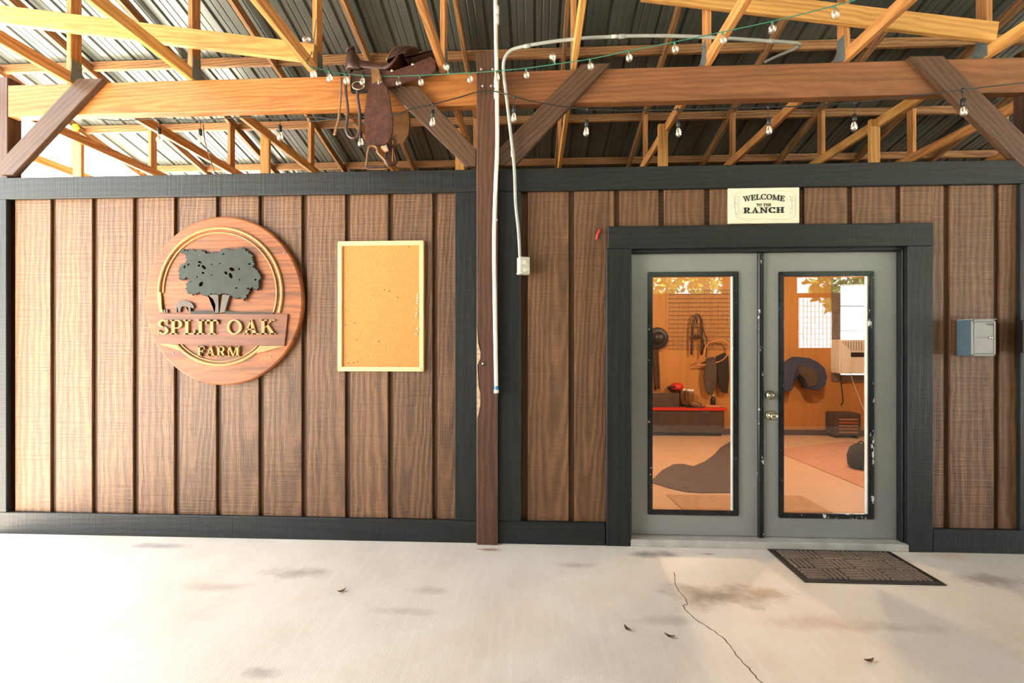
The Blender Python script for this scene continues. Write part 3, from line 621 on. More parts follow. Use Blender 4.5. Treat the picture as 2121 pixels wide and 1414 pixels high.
flat('entry_mat', [G(*p) for p in ((1380, 1026), (1660, 1029), (1725, 1064), (1420, 1062))], .004, .012, M['tanmat'], 'tan mat lying just inside the doors', 'mat')
bgp = G(1783, 972); bag = root('bag', (bgp.x, bgp.y, .014), 'dark rounded bag on the reddish rug at the right', 'bag')
lathe('bag_body', [(.10, 0), (.13, .04), (.14, .14), (.11, .24), (.06, .28), (.01, .29)], (bgp.x, bgp.y, .014), M['fleece'], bag, 16); tube('bag_handle', [Vector((bgp.x - .05, bgp.y, .29)), Vector((bgp.x, bgp.y, .33)), Vector((bgp.x + .05, bgp.y, .29))], .008, M['black'], bag)
# ceiling bulbs that light the room
for x, y in ((1.0, 2.2), (3.6, 2.2)):
    lp = root('ceiling_bulb', (x, y, RZ), 'bare warm bulb on the room ceiling ' + ('behind the left door leaf' if x < 2 else 'behind the right door leaf'), 'lamp', 'bulbs lighting the room')
    lathe('lamp_holder', [(.05, 0), (.05, -.02), (.025, -.03), (.02, -.06)], (x, y, RZ), M['white'], lp, 12)
    lathe('lamp_bulb', [(.014, -.06), (.02, -.08), (.032, -.11), (.03, -.135), (.015, -.15), (.002, -.153)], (x, y, RZ), emit('warm_bulb_%d' % x, (1, .62, .28), 6), lp, 12)
    ld = bpy.data.lights.new('bulb_light', 'POINT'); ld.energy = 20; ld.color = (1, .77, .50); ld.shadow_soft_size = .06
    lo = bpy.data.objects.new('bulb_light', ld); COL.objects.link(lo); lo.location = (x, y, RZ - .22); lo.parent = lp; lo.matrix_parent_inverse = Matrix.Translation(lp.location).inverted()

# ------------------------------------------------------------------ lettering built from strokes
def Rc(x0, y0, x1, y1): return [(x0, y0), (x1, y0), (x1, y1), (x0, y1)]
def arcq(cx, cy, rx, ry, a0, a1, wx, wy, n=12):
    out = []
    for i in range(n):
        q = []
        for a, inn in ((a0 + (a1 - a0) * i / n, 0), (a0 + (a1 - a0) * (i + 1) / n, 0), (a0 + (a1 - a0) * (i + 1) / n, 1), (a0 + (a1 - a0) * i / n, 1)):
            a = math.radians(a); q.append((cx + (rx - inn * wx) * math.cos(a), cy + (ry - inn * wy) * math.sin(a)))
        out.append(q)
    return out
st_ = .17
GL = {
 'T': (.76, [Rc(.29, 0, .47, 1), Rc(0, .9, .76, 1), Rc(0, .7, .08, 1), Rc(.68, .7, .76, 1), Rc(.17, 0, .59, .08)]),
 'I': (.44, [Rc(.13, 0, .31, 1), Rc(0, 0, .44, .08), Rc(0, .92, .44, 1)]),
 'L': (.7, [Rc(.1, 0, .28, 1), Rc(0, .92, .4, 1), Rc(0, 0, .68, .09), Rc(.6, 0, .68, .32)]),
 'P': (.74, [Rc(.1, 0, .28, 1), Rc(0, .92, .42, 1), Rc(0, 0, .4, .08), Rc(.26, .4, .42, .48)] + arcq(.42, .7, .3, .3, -90, 90, .16, .08)),
 'R': (.86, [Rc(.1, 0, .28, 1), Rc(0, .92, .42, 1), Rc(0, 0, .4, .08), Rc(.26, .44, .42, .52), [(.36, .48), (.54, .48), (.78, 0), (.58, 0)], Rc(.56, 0, .88, .08)] + arcq(.42, .72, .3, .28, -90, 90, .16, .08)),
 'O': (.9, arcq(.45, .5, .45, .51, 0, 360, .17, .09, 28)),
 'C': (.82, arcq(.45, .5, .45, .51, 48, 312, .17, .09, 22) + [Rc(.68, .68, .77, 1), Rc(.68, 0, .77, .26)]),
 'A': (.9, [[(.08, 0), (.18, 0), (.48, .92), (.42, 1)], [(.56, 0), (.78, 0), (.52, 1), (.38, 1)], Rc(.2, .3, .66, .38), Rc(0, 0, .32, .08), Rc(.5, 0, .92, .08)]),
 'K': (.9, [Rc(.1, 0, .28, 1), Rc(0, .92, .4, 1), Rc(0, 0, .4, .08), [(.26, .36), (.3, .5), (.76, .96), (.64, .96)], [(.38, .56), (.5, .66), (.88, 0), (.66, 0)], Rc(.56, .92, .86, 1), Rc(.58, 0, .92, .08)]),
 'F': (.7, [Rc(.1, 0, .28, 1), Rc(0, .92, .68, 1), Rc(.6, .7, .68, 1), Rc(.26, .46, .5, .55), Rc(.46, .36, .53, .65), Rc(0, 0, .4, .08)]),
 'E': (.72, [Rc(.1, 0, .28, 1), Rc(0, .91, .66, 1), Rc(.58, .7, .66, 1), Rc(.26, .46, .5, .55), Rc(.46, .37, .53, .64), Rc(0, 0, .7, .09), Rc(.62, 0, .7, .3)]),
 'M': (1.12, [Rc(.12, 0, .2, 1), Rc(.84, 0, 1.02, 1), [(.1, 1), (.3, 1), (.6, .1), (.5, 0)], [(.5, 0), (.58, 0), (.92, 1), (.84, 1)], Rc(0, .92, .26, 1), Rc(.86, .92, 1.12, 1), Rc(0, 0, .32, .08), Rc(.74, 0, 1.12, .08)]),
 'N': (.96, [Rc(.12, 0, .2, 1), Rc(.74, 0, .84, 1), [(.1, 1), (.32, 1), (.84, 0), (.66, 0)], Rc(0, .92, .26, 1), Rc(.64, .92, .96, 1), Rc(0, 0, .32, .08)]),
 'H': (.94, [Rc(.1, 0, .28, 1), Rc(.66, 0, .84, 1), Rc(.26, .46, .68, .55), Rc(0, .92, .38, 1), Rc(.56, .92, .94, 1), Rc(0, 0, .38, .08), Rc(.56, 0, .94, .08)]),
 'W': (1.2, [[(.06, 1), (.26, 1), (.44, 0), (.34, 0)], [(.34, 0), (.44, 0), (.64, .9), (.56, .9)], [(.52, 1), (.70, 1), (.88, 0), (.78, 0)], [(.78, 0), (.88, 0), (1.14, 1), (1.06, 1)], Rc(0, .92, .36, 1), Rc(.46, .92, .78, 1), Rc(.94, .92, 1.22, 1)]),
 'S': (.68, arcq(.33, .74, .31, .27, 25, 262, .17, .10, 14) + arcq(.33, .27, .32, .28, -155, 82, .17, .10, 14) + [[(.28, .57), (.42, .53), (.40, .42), (.26, .47)], Rc(.54, .68, .62, 1), Rc(.02, 0, .10, .3)]),
}
def text(s, x0, z0, w, h, y0, y1, mat, parent, gap=.12, space=.5, lift=None, bold=0.0):
    total = sum((GL[c][0] + gap) if c != ' ' else space for c in s) - gap; k = w / total; x = x0
    for c in s:
        if c == ' ': x += space * k; continue
        gw, quads = GL[c]; bm = bmesh.new(); cx = x + gw * k / 2
        dz, tilt = lift((cx - x0) / w) if lift else (0, 0)
        for q in quads:
            mx = sum(p[0] for p in q) / 4; my = sum(p[1] for p in q) / 4
            pts = []
            for a, b in q:
                a = a + math.copysign(bold, a - mx); b = b + math.copysign(bold * .4, b - my)
                px, pz = (a - gw / 2) * k, (b - .5) * h
                pts.append((px * math.cos(tilt) - pz * math.sin(tilt), px * math.sin(tilt) + pz * math.cos(tilt)))
            A = [bm.verts.new((p[0], y0 - y1, p[1])) for p in pts]; B = [bm.verts.new((p[0], 0, p[1])) for p in pts]
            bm.faces.new(A); bm.faces.new(B[::-1])
            for i in range(4): bm.faces.new((A[i], B[i], B[(i + 1) % 4], A[(i + 1) % 4]))
        from_bm('letter', bm, mat, parent, Matrix.Translation((cx, y1, z0 + h / 2 + dz)))
        x += (gw + gap) * k

# ------------------------------------------------------------------ round farm sign
YS = 0.0
sc_ = P(463.5, 623, YS); k_ = P(563, 623, YS).x - P(463, 623, YS).x; PXM = k_ / 100
def S(cx, cy): return P(270 + cx / 3.626, 430 + cy / 3.626, YS)
sg = root('farm_sign', (sc_.x, .03, sc_.z), 'round redwood farm sign with a dark green oak and gold letters', 'sign')
rx, rz = 164 * PXM, 170 * PXM
bm = bmesh.new(); rim = []
for y, s in ((.033, 1.0), (.0, 1.0), (-.008, .982)): rim.append([bm.verts.new((rx * s * math.cos(2 * math.pi * i / 96), y, rz * s * math.sin(2 * math.pi * i / 96))) for i in range(96)])
for A, B in zip(rim, rim[1:]):
    for i in range(96): bm.faces.new((A[i], A[(i + 1) % 96], B[(i + 1) % 96], B[i]))
bm.faces.new(rim[0]); bm.faces.new(rim[-1][::-1])
from_bm('disc', bm, M['disc'], sg, Matrix.Translation((sc_.x, 0, sc_.z)))
yf = -.008
def arc_path(cx, cy, rx_, ry_, a0, a1, n):
    return [S(cx + rx_ * math.cos(math.radians(a0 + (a1 - a0) * i / n)), cy - ry_ * math.sin(math.radians(a0 + (a1 - a0) * i / n))) + Vector((0, yf - YS, 0)) for i in range(n + 1)]
tube('gold_ring', arc_path(686, 640, 460, 484, -18, 197, 60), 0, M['gold'], sg, n=1, prof=rect(.018, .022))
tube('gold_ring_line', arc_path(682, 640, 424, 450, -19, 180, 60), 0, M['gold'], sg, n=1, prof=rect(.010, .016))
tube('gold_ring', arc_path(683, 780, 408, 400, 218, 322, 36), 0, M['gold'], sg, n=1, prof=rect(.020, .02))
tube('gold_ring_line', arc_path(683, 780, 383, 374, 221, 319, 36), 0, M['gold'], sg, n=1, prof=rect(.009, .016))
prism('gold_tail', [S(*p) for p in ((212, 1018), (360, 1028), (405, 1072), (372, 1070), (320, 1052))], yf - .012, yf, M['gold'], sg); prism('gold_tail', [S(*p) for p in ((1168, 1038), (1000, 1036), (955, 1090), (1010, 1082), (1080, 1062))], yf - .012, yf, M['gold'], sg)
prism('name_band', [S(*p) for p in ((214, 798), (1192, 800), (1168, 1036), (208, 1022))], yf - .014, yf, M['disc_band'], sg)
a, b = S(232, 952), S(1108, 842); text('SPLIT OAK', a.x, a.z, b.x - a.x, b.z - a.z, yf - .03, yf - .012, M['gold'], sg, gap=.07, space=.42)
a, b = S(520, 1116), S(838, 1040); text('FARM', a.x, a.z, b.x - a.x, b.z - a.z, yf - .022, yf, M['gold'], sg, gap=.06)
# oak crown with cut-outs: a filled curve turned into a mesh
def curve_mesh(name, loops, y0, y1, mat, parent):
    cu = bpy.data.curves.new('tmp_outline', 'CURVE'); cu.dimensions = '2D'; cu.fill_mode = 'BOTH'; cu.extrude = (y1 - y0) / 2
    c = sum((Vector((p.x, 0, p.z)) for p in loops[0]), Vector()) / len(loops[0])
    for lp in loops:
        s = cu.splines.new('POLY'); s.points.add(len(lp) - 1); s.use_cyclic_u = True
        for i, p in enumerate(lp): s.points[i].co = (p.x - c.x, p.z - c.z, 0, 1)
    o = bpy.data.objects.new('tmp_outline', cu); COL.objects.link(o)
    bpy.context.view_layer.update()
    me = bpy.data.meshes.new_from_object(o.evaluated_get(bpy.context.evaluated_depsgraph_get())); bpy.data.objects.remove(o); me.name = name
    for v in me.vertices: v.co = Vector((v.co.x, -v.co.z, v.co.y))
    me.materials.clear()
    return link(name, me, mat, parent, Matrix.Translation((c.x, (y0 + y1) / 2, c.z)))
crown = [(392, 335), (420, 318), (450, 330), (480, 322), (520, 330), (555, 322), (585, 345), (620, 352), (650, 345), (685, 352), (700, 330), (735, 308), (770, 325), (800, 335), (830, 320), (858, 305), (885, 322), (905, 345), (930, 352), (938, 385), (945, 420), (935, 445), (960, 460), (985, 490), (995, 530), (978, 560), (982, 600), (965, 625), (940, 600), (918, 612), (912, 640), (890, 660), (878, 705), (862, 680), (838, 678), (815, 686), (790, 672), (760, 655), (720, 648), (680, 655), (655, 648), (620, 655), (590, 668), (565, 650), (535, 640), (510, 655), (475, 650), (450, 630), (445, 590), (455, 560), (462, 535), (440, 525), (415, 540), (388, 535), (392, 500), (390, 455), (415, 430), (440, 425), (452, 400), (440, 375), (425, 350)]
rnd = random.Random(3); jag = []
for i, p in enumerate(crown):
    q = crown[(i + 1) % len(crown)]; jag.append(p)
    dx, dy = q[0] - p[0], q[1] - p[1]; ln = math.hypot(dx, dy)
    for t in (.2, .4, .6, .8):
        o_ = rnd.uniform(-9, 11); jag.append((p[0] + dx * t + dy / ln * o_, p[1] + dy * t - dx / ln * o_))
holes = []
for cx, cy, r in ((545, 415, 13), (575, 452, 18), (540, 440, 9), (570, 495, 10), (432, 450, 11), (460, 432, 8), (785, 468, 20), (775, 515, 20), (740, 495, 13), (838, 465, 8), (632, 512, 6), (555, 578, 18), (525, 525, 7), (840, 545, 6), (818, 607, 8), (915, 428, 8), (905, 610, 8), (720, 355, 8), (632, 432, 6), (545, 640, 7), (695, 425, 5), (480, 560, 5), (960, 545, 8)):
    ph = rnd.uniform(0, 6); el = rnd.uniform(.45, .8)
    r *= 1.2
    holes.append([S(cx + r * math.cos(2 * math.pi * j / 7) * math.cos(ph) - r * el * math.sin(2 * math.pi * j / 7) * math.sin(ph), cy + r * math.cos(2 * math.pi * j / 7) * math.sin(ph) + r * el * math.sin(2 * math.pi * j / 7) * math.cos(ph)) for j in range(7)])
curve_mesh('oak_crown', [[S(*p) for p in jag]] + holes, yf - .026, yf - .006, M['leaf_paint'], sg)
prism('trunk', [S(*p) for p in ((600, 655), (680, 655), (682, 792), (655, 792), (660, 735), (642, 690))], yf - .022, yf, M['bark_paint'], sg); prism('trunk', [S(*p) for p in ((712, 655), (765, 660), (745, 720), (728, 785), (690, 792), (700, 720))], yf - .022, yf, M['bark_paint'], sg)
prism('ground_strip', [S(*p) for p in ((470, 780), (560, 778), (655, 782), (655, 797), (470, 795))], yf - .018, yf, M['leaf_paint'], sg); prism('ground_strip', [S(*p) for p in ((728, 775), (800, 785), (1085, 792), (1085, 799), (728, 797))], yf - .018, yf, M['leaf_paint'], sg)
prism('horse', [S(*p) for p in ((358, 762), (362, 725), (376, 706), (400, 697), (430, 700), (462, 708), (482, 724), (494, 745), (490, 758), (474, 752), (468, 745), (470, 785), (456, 785), (452, 752), (432, 742), (405, 742), (395, 758), (392, 785), (378, 785), (376, 762), (368, 745), (366, 785), (356, 786))], yf - .016, yf, M['bark_paint'], sg)
for px in (272, 290): prism('fence_post', [S(px - 5, 768), S(px + 5, 765), S(px + 6, 790), S(px - 6, 790)], yf - .014, yf, M['bark_paint'], sg)
prism('gold_foot', [S(*p) for p in ((226, 635), (244, 635), (252, 755), (262, 785), (236, 785))], yf - .013, yf, M['gold'], sg)
for px, py in ((250, 352), (1160, 340), (330, 1090), (1060, 1120)): lathe('screw', [(.006, 0), (.006, .002), (.001, .003)], S(px, py) + Vector((0, yf, 0)), M['steel'], sg, 8, (0, -1, 0))

# ------------------------------------------------------------------ cork board
YC = .012; cb_ = [P(701, 499, YC), P(878, 498, YC), P(877, 769, YC), P(699, 769, YC)]
x0, x1, z0, z1 = cb_[3].x + .003, cb_[1].x, cb_[2].z, cb_[1].z
cb = root('cork_board', ((x0 + x1) / 2, .03, z0), 'cork notice board in a pale wooden frame beside the round sign', 'notice board')
w = .034
box('cork', x0 + .02, x1 - .02, .017, .032, z0 + .02, z1 - .02, M['cork'], cb, bev=0)
for q in ([(x0, z1), (x1, z1), (x1 - w, z1 - w), (x0 + w, z1 - w)], [(x0, z0), (x0 + w, z0 + w), (x1 - w, z0 + w), (x1, z0)], [(x0, z0), (x0, z1), (x0 + w, z1 - w), (x0 + w, z0 + w)], [(x1, z0), (x1 - w, z0 + w), (x1 - w, z1 - w), (x1, z1)]):
    prism('frame_side', [Vector((a, 0, b)) for a, b in q], .004, .0325, M['cork_frame'], cb, bev=.004)
for px, py in ((866, 611), (866, 617), (865, 622), (865, 628), (864, 640), (864, 648), (863, 654), (865, 681), (863, 692)):
    lathe('push_pin', [(.005, 0), (.006, .003), (.004, .006), (.004, .012), (.006, .014), (.001, .016)], P(px, py, .0165), M['white'], cb, 8, (0, -1, .1))
for px, py in ((771, 509), (847, 511), (715, 673), (735, 669), (786, 759), (806, 760), (828, 759), (797, 600), (806, 603), (824, 616), (785, 707), (739, 703), (722, 752), (733, 751), (741, 749)):
    lathe('pin_hole', [(.004, 0), (.005, .002), (.002, .003)], P(px, py, .0168), M['leather_tan'], cb, 7, (0, -1, 0))

# ------------------------------------------------------------------ welcome sign
YWs = .012; x0, x1, z0, z1 = P(1509, 425, YWs).x, P(1656, 425, YWs).x, P(1580, 462.5, YWs).z, P(1580, 388.5, YWs).z
wsn = root('welcome_sign', ((x0 + x1) / 2, .02, z0), 'cream embossed ranch welcome sign above the double door', 'sign')
box('sign_plate', x0, x1, .012, .033, z0, z1, M['cream'], wsn, bev=.004, seg=2)
ww, hh = x1 - x0, z1 - z0
def ws(u, v): return Vector((x0 + u * ww, .0115, z0 + v * hh))
tube('embossed_border', [ws(.10, .16), ws(.3, .10), ws(.5, .13), ws(.7, .10), ws(.9, .16), ws(.93, .5), ws(.9, .84), ws(.7, .90), ws(.5, .87), ws(.3, .9), ws(.10, .84), ws(.07, .5), ws(.10, .16)], .004, M['cream'], wsn, 6, 5, closed=True)
tube('embossed_scroll', [ws(.15, .24), ws(.12, .5), ws(.15, .76)], .0035, M['cream'], wsn, 6); tube('embossed_scroll', [ws(.85, .24), ws(.88, .5), ws(.85, .76)], .0035, M['cream'], wsn, 6)
for s in (0, 1):
    for j in range(5): lathe('embossed_leaf', [(.009, 0), (.007, .003), (.001, .005)], ws((.11 if not s else .89) + .012 * (j % 2), .26 + .12 * j), M['cream'], wsn, 7, (0, -1, 0))
text('WELCOME', x0 + ww * .205, z0 + hh * .595, ww * .585, hh * .155, .0095, .0125, M['ink'], wsn, gap=.08, lift=lambda u: (.018 * (1 - (2 * u - 1) ** 2), -.13 * (2 * u - 1)), bold=.015)
text('TO THE', x0 + ww * .395, z0 + hh * .475, ww * .205, hh * .08, .0095, .0125, M['ink'], wsn, gap=.12)
text('RANCH', x0 + ww * .215, z0 + hh * .29, ww * .565, hh * .155, .0095, .0125, M['ink'], wsn, gap=.16, bold=.04)

# ------------------------------------------------------------------ grey lock box on the right, dark box at the edge
YX = -.085
x0, x1, z0, z1 = P(2013, 700, YX).x, P(2063, 700, YX).x, P(2040, 737, YX).z, P(2040, 660, YX).z
mb = root('lock_box', ((x0 + x1) / 2, -.02, z0), 'grey metal lock box fixed to the planks right of the doors', 'box')
box('box_body', x0, x1, YX + .004, .034, z0, z1 - .004, M['box_blue'], mb, bev=.003); box('box_lid', x0 - .002, x1 + .006, YX - .004, .034, z1 - .006, z1, M['box_grey'], mb, bev=.002)
fr = .014
box('face_frame', x0, x0 + fr, YX, YX + .008, z0, z1 - .006, M['box_grey'], mb, bev=.002); box('face_frame', x1 - fr, x1, YX, YX + .008, z0, z1 - .006, M['box_grey'], mb, bev=.002); box('face_frame', x0, x1, YX, YX + .008, z0, z0 + fr, M['box_grey'], mb, bev=.002); box('face_frame', x0, x1, YX, YX + .008, z1 - .006 - fr, z1 - .006, M['box_grey'], mb, bev=.002)
dr = box('box_door', x0 + fr + .003, x1 - fr - .003, YX - .001, YX + .005, z0 + fr + .003, z1 - fr - .009, M['box_grey'], mb, bev=.002)
kp = P(2047, 699, YX); lathe('knob', [(.006, 0), (.005, .008), (.010, .014), (.011, .02), (.006, .026), (.001, .027)], kp + Vector((0, -.001, 0)), M['chrome'], dr, 12, (0, -1, 0))
box('name_tab', P(2042, 671, YX).x, P(2057, 671, YX).x, YX - .0025, YX - .0005, P(2050, 673, YX).z, P(2050, 670, YX).z, M['chrome'], dr, bev=0)
x0 = P(2110, 700, -.02).x; eb = root('edge_box', (x0 + .06, -.02, P(2110, 732, 0).z), 'black box on the trim at the right edge of the photo', 'box')
box('edge_box_body', x0, x0 + .12, -.05, -.001, P(2110, 730, 0).z, P(2110, 664, 0).z, M['black'], eb, bev=.004); box('edge_box_lid', x0 + .02, x0 + .10, -.056, -.05, P(2110, 724, 0).z, P(2110, 670, 0).z, M['black'], eb, bev=.002)
# red tag on plank
rt = tube('red_ribbon', [P(1243, 474, .025), P(1240, 480, .02), P(1237, 487, .022), P(1236, 496, .026)], .008, M['red'], prof=rect(.016, .004)); tag(rt, 'small red ribbon hooked on the plank left of the door frame', 'ribbon')
yt = root('yellow_rag', P(152, 264, .0), 'small yellow flower shaped rag tucked behind the left brace', 'rag')
for j in range(6):
    a = j * 1.05; lathe('petal', [(.002, -.012), (.014, -.006), (.017, 0), (.013, .008), (.002, .012)], P(156, 264, .02) + Vector((.015 * math.cos(a), 0, .015 * math.sin(a))), M['yellow'], yt, 8, (0.3 * math.cos(a), -1, .3 * math.sin(a)))

# ------------------------------------------------------------------ white pipe, conduit, outlet
pp = root('white_pipe', P(1028, 814, -.05), 'long white plastic pipe hanging down the front of the middle post', 'pipe')
tube('pipe', [P(x, y, -.05) for x, y in ((1028, 804), (1025, 640), (1023.5, 500), (1026, 400), (1030, 300), (1029, 180), (1027, 60), (1026, -40), (1026, -130))], .0145, M['pvc'], pp, 12, 6)
lathe('pipe_cap', [(.014, 0), (.018, .002), (.018, .022), (.0155, .026)], P(1028, 814, -.05), M['pvc'], pp, 12); lathe('tape_band', [(.0152, 0), (.0155, .004), (.0155, .022), (.0152, .024)], P(1028, 806, -.05), M['tape'], pp, 12)
for py in (172, 195, 22, 42): lathe('coupling', [(.0150, -.03), (.019, -.028), (.019, .028), (.0150, .03)], P(1028.5, py, -.05), M['pvc'], pp, 12)
lathe('coupling', [(.0148, -.006), (.017, -.005), (.017, .005), (.0148, .006)], P(1025.5, 455, -.05), M['pvc'], pp, 12)
ob = P(1083, 551, 0); oz0, oz1 = P(1083, 569, -.03).z, P(1083, 533, -.03).z
cd = root('conduit', P(1078, 533, -.03), 'grey conduit climbing from the outlet box and bending right over the beam', 'conduit')
cpath = [P(1077, 534, -.03), P(1074, 480, -.03), P(1068, 420, -.035), P(1065, 345, -.04), P(1057, 270, -.05), P(1049, 200, -.06), P(1043, 150, -.07), P(1044, 125, -.08), P(1054, 108, -.09), P(1072, 99, -.1), P(1130, 88, -.12), P(1200, 80, -.13), P(1265, 76, -.13), P(1330, 74, -.12), P(1420, 75, -.1), P(1500, 79, -.06), P(1580, 84, 0.0), P(1630, 87, .04), P(1652, 90, .08), P(1656, 95, .16), P(1640, 104, .3), P(1610, 116, .48), P(1585, 128, .62)]
tube('conduit_run', cpath, .0115, M['conduit'], cd, 10, 5)
for a, b in ((9, 10), (12, 13), (16, 17), (3, 4)):
    p, q = Vector(cpath[a]), Vector(cpath[b]); mid = p.lerp(q, .35); lathe('conduit_coupling', [(.0118, -.022), (.0148, -.02), (.0148, .02), (.0118, .022)], mid, M['conduit'], cd, 10, (q - p).normalized())
mid = P(1272, 75.5, -.13); lathe('conduit_sticker', [(.0119, -.02), (.0123, -.02), (.0123, .02), (.0119, .02)], mid, M['white'], cd, 10, (1, 0, 0.02))
ou = root('outlet_box', (ob.x, -.03, oz0), 'galvanised outlet box with beige sockets at the end of the grey conduit', 'outlet')
bm = box_bm(.078, .062, oz1 - oz0, .004); mw = Matrix.Translation((ob.x + .004, -.033, (oz0 + oz1) / 2)) @ Matrix.Rotation(math.radians(24), 4, 'Z')
from_bm('outlet_housing', bm, M['galv'], ou, mw)
for dz in (.025, -.03):
    bm = bmesh.new(); lathe_bm(bm, [(.0155, 0), (.0155, .004), (.013, .006), (.001, .006)], 12)
    from_bm('socket', bm, M['outlet'], ou, mw @ Matrix.Translation((0, -.031, dz)) @ Matrix.Rotation(math.pi / 2, 4, 'X'))
tube('box_tab', [P(1070, 566, -.035), P(1074, 568, -.03)], .005, M['outlet'], ou, 6, 2)

# ------------------------------------------------------------------ string lights
BULB = [(.007, 0), (.010, -.005), (.018, -.014), (.0235, -.027), (.0245, -.038), (.021, -.051), (.013, -.059), (.002, -.062)]
EDI = [(.009, 0), (.011, -.006), (.017, -.022), (.0225, -.04), (.0225, -.052), (.016, -.066), (.006, -.073), (.001, -.074)]
def light(r, hang, axis, prof, mats, cord=0.0, sock=.022, sr=.0085):
    ax = Vector(axis).normalized(); p = Vector(hang)
    if cord: tube('drop_cord', [p, p + ax * cord], .0025, mats, r, 5, 1); p = p + ax * cord
    lathe('lamp_socket', [(sr * .6, 0), (sr, .003), (sr, sock - .003), (sr * .8, sock)], p, mats, r, 9, ax)
    q = p + ax * sock
    bm = bmesh.new(); lathe_bm(bm, [(a, -b) for a, b in prof], 12); mw = ax.to_track_quat('Z', 'Y').to_matrix().to_4x4(); mw.translation = q
    b_ = from_bm('bulb', bm, M['bulb'], r, mw, True)
    h = -prof[-1][1]
    lathe('filament', [(.002, 0), (.003, h * .5), (.006, h * .62), (.002, h * .72)], q, M['filament'], b_, 6, ax)
def Zc(px, py, z): return G(px, py, z)
zg = 3.425
gpath = [P(655, 40, .02), P(650, 80, .0), P(644, 112, -.02), Zc(636, 133, zg), Zc(660, 142, zg), Zc(700, 151, zg), Zc(752, 156, zg), Zc(800, 158, zg), Zc(870, 156, zg), Zc(930, 153, zg), Zc(1000, 149, zg), Zc(1040, 146, zg), Zc(1090, 141, zg), Zc(1150, 133, zg), Zc(1230, 121, zg), Zc(1303, 105, zg), Zc(1397, 87, zg), Zc(1497, 66, zg), Zc(1600, 44, zg), Zc(1728, 12, zg), Zc(1860, -25, zg)]
gl = root('string_lights', gpath[8], 'green string of small clear globe bulbs draped in front of the saddle and beam', 'string lights')
tube('cord', gpath, .0035, M['green_wire'], gl, 6, 6)
def on_path(path, px):
    sp_ = smooth_path(path, 10)
    def proj(p):
        d = p - Vector((0, -DIST, ZC)); x = d.x * _c + d.y * _s; y = -d.x * _s + d.y * _c; return 1060.5 + F * x / y
    return min(sp_[30:], key=lambda p: abs(proj(p) - px))
for px, up in ((649, 0), (682, 0), (716, 0), (752, 0), (791, 0), (829, 0), (870, 0), (929, 1), (971, 0), (1030, 0), (1088, 0), (1147, 1), (1226, 0), (1304, 0), (1397, 0), (1497, 0), (1604, 0), (1729, 0)):
    ax = (random.uniform(-.15, .15), random.uniform(-.1, .1), -1) if not up else (-.25, -.1, .6)
    light(gl, on_path(gpath, px), ax, BULB, M['green_wire'], sock=.016, sr=.0075)
light(gl, P(648, 80, -.01), (-.8, -.3, -.3), BULB, M['green_wire'], sock=.016, sr=.0075)
bpath = [P(640, 252, -.02), P(700, 246, -.03), P(815, 238, -.075), P(850, 226, -.08), P(897, 216, -.09), P(950, 202, -.08), P(992, 190, -.06), P(1030, 190, -.07), P(1066, 201, -.09), P(1120, 213, -.08), P(1182, 223, -.07), P(1216, 226, -.07), P(1300, 229, -.05), P(1403, 227, -.05), P(1500, 225, -.05), P(1591, 222, -.05), P(1680, 219, -.06), P(1771, 212, -.08), P(1880, 200, -.09), P(1994, 186, -.09), P(2070, 177, -.09), P(2180, 165, -.08)]
bl = root('string_lights', P(1403, 227, -.05), 'black string of clear pendant bulbs hanging under the right beam', 'string lights')
tube('cord', bpath, .0045, M['black_wire'], bl, 6, 6)
for px, cord in ((897, .04), (1066, .06), (1216, .075), (1403, .075), (1591, .075), (1771, .08), (1994, .06)):
    p = on_path(bpath, px); lathe('cord_tee', [(.004, .012), (.009, .008), (.009, -.008), (.004, -.014)], p, M['black_wire'], bl, 8)
    light(bl, p, (random.uniform(-.06, .06), 0, -1), EDI, M['black_wire'], cord=cord, sock=.05, sr=.014)
kpath = [P(130, 246, .10), P(165, 243, .12), P(248, 250, .16), P(330, 246, .16), P(415, 249, .16), P(500, 243, .16), P(580, 246, .16), P(660, 243, .16), P(747, 256, .16), P(800, 245, .16)]
kl = root('string_lights', P(415, 249, .16), 'black string of dark pendant bulbs hanging behind the left beam', 'string lights')
tube('cord', kpath, .0045, M['black_wire'], kl, 6, 6)
for px, cord in ((248, .07), (415, .07), (580, .05), (747, .06)): light(kl, on_path(kpath, px), (0, 0, -1), EDI, M['black_wire'], cord=cord, sock=.05, sr=.014)
tag(tube('hanging_twine', [P(421, 258, .18), P(424, 290, .18), P(434, 325, .18), P(446, 362, .18)], .004, M['leather_tan']), 'thin brown twine hanging behind the left beam', 'twine')

# ------------------------------------------------------------------ western saddle straddling the beam
yb = (YB0 + YB1) / 2
def Q(px, py, y): return P(px, py, y)
sd = root('saddle', P(800, 157, yb), 'brown leather western saddle straddling the orange beam', 'saddle')
def loft(name, secs, mat, parent, k=14, thick=.016):
    bm = bmesh.new(); rings = []
    for px, py, w_, drop in secs:
        c = P(px, py, yb); ring = []
        for s in (0, 1):
            rr = []
            for i in range(k + 1):
                a = math.pi * (i / k - .5); rr.append(Vector((c.x, yb + (w_ - s * thick) * math.sin(a), c.z - s * thick - drop * (1 - math.cos(a)))))
            ring += rr if s == 0 else rr[::-1]
        rings.append([bm.verts.new(v) for v in ring])
    m = len(rings[0])
    for A, B in zip(rings, rings[1:]):
        for j in range(m): bm.faces.new((A[j], A[(j + 1) % m], B[(j + 1) % m], B[j]))
    for r_, e in ((rings[0], 0), (rings[-1], 1)):
        for j in range(k): bm.faces.new((r_[j], r_[j + 1], r_[m - 2 - j], r_[m - 1 - j]))
    return from_bm(name, bm, mat, parent, None, True)
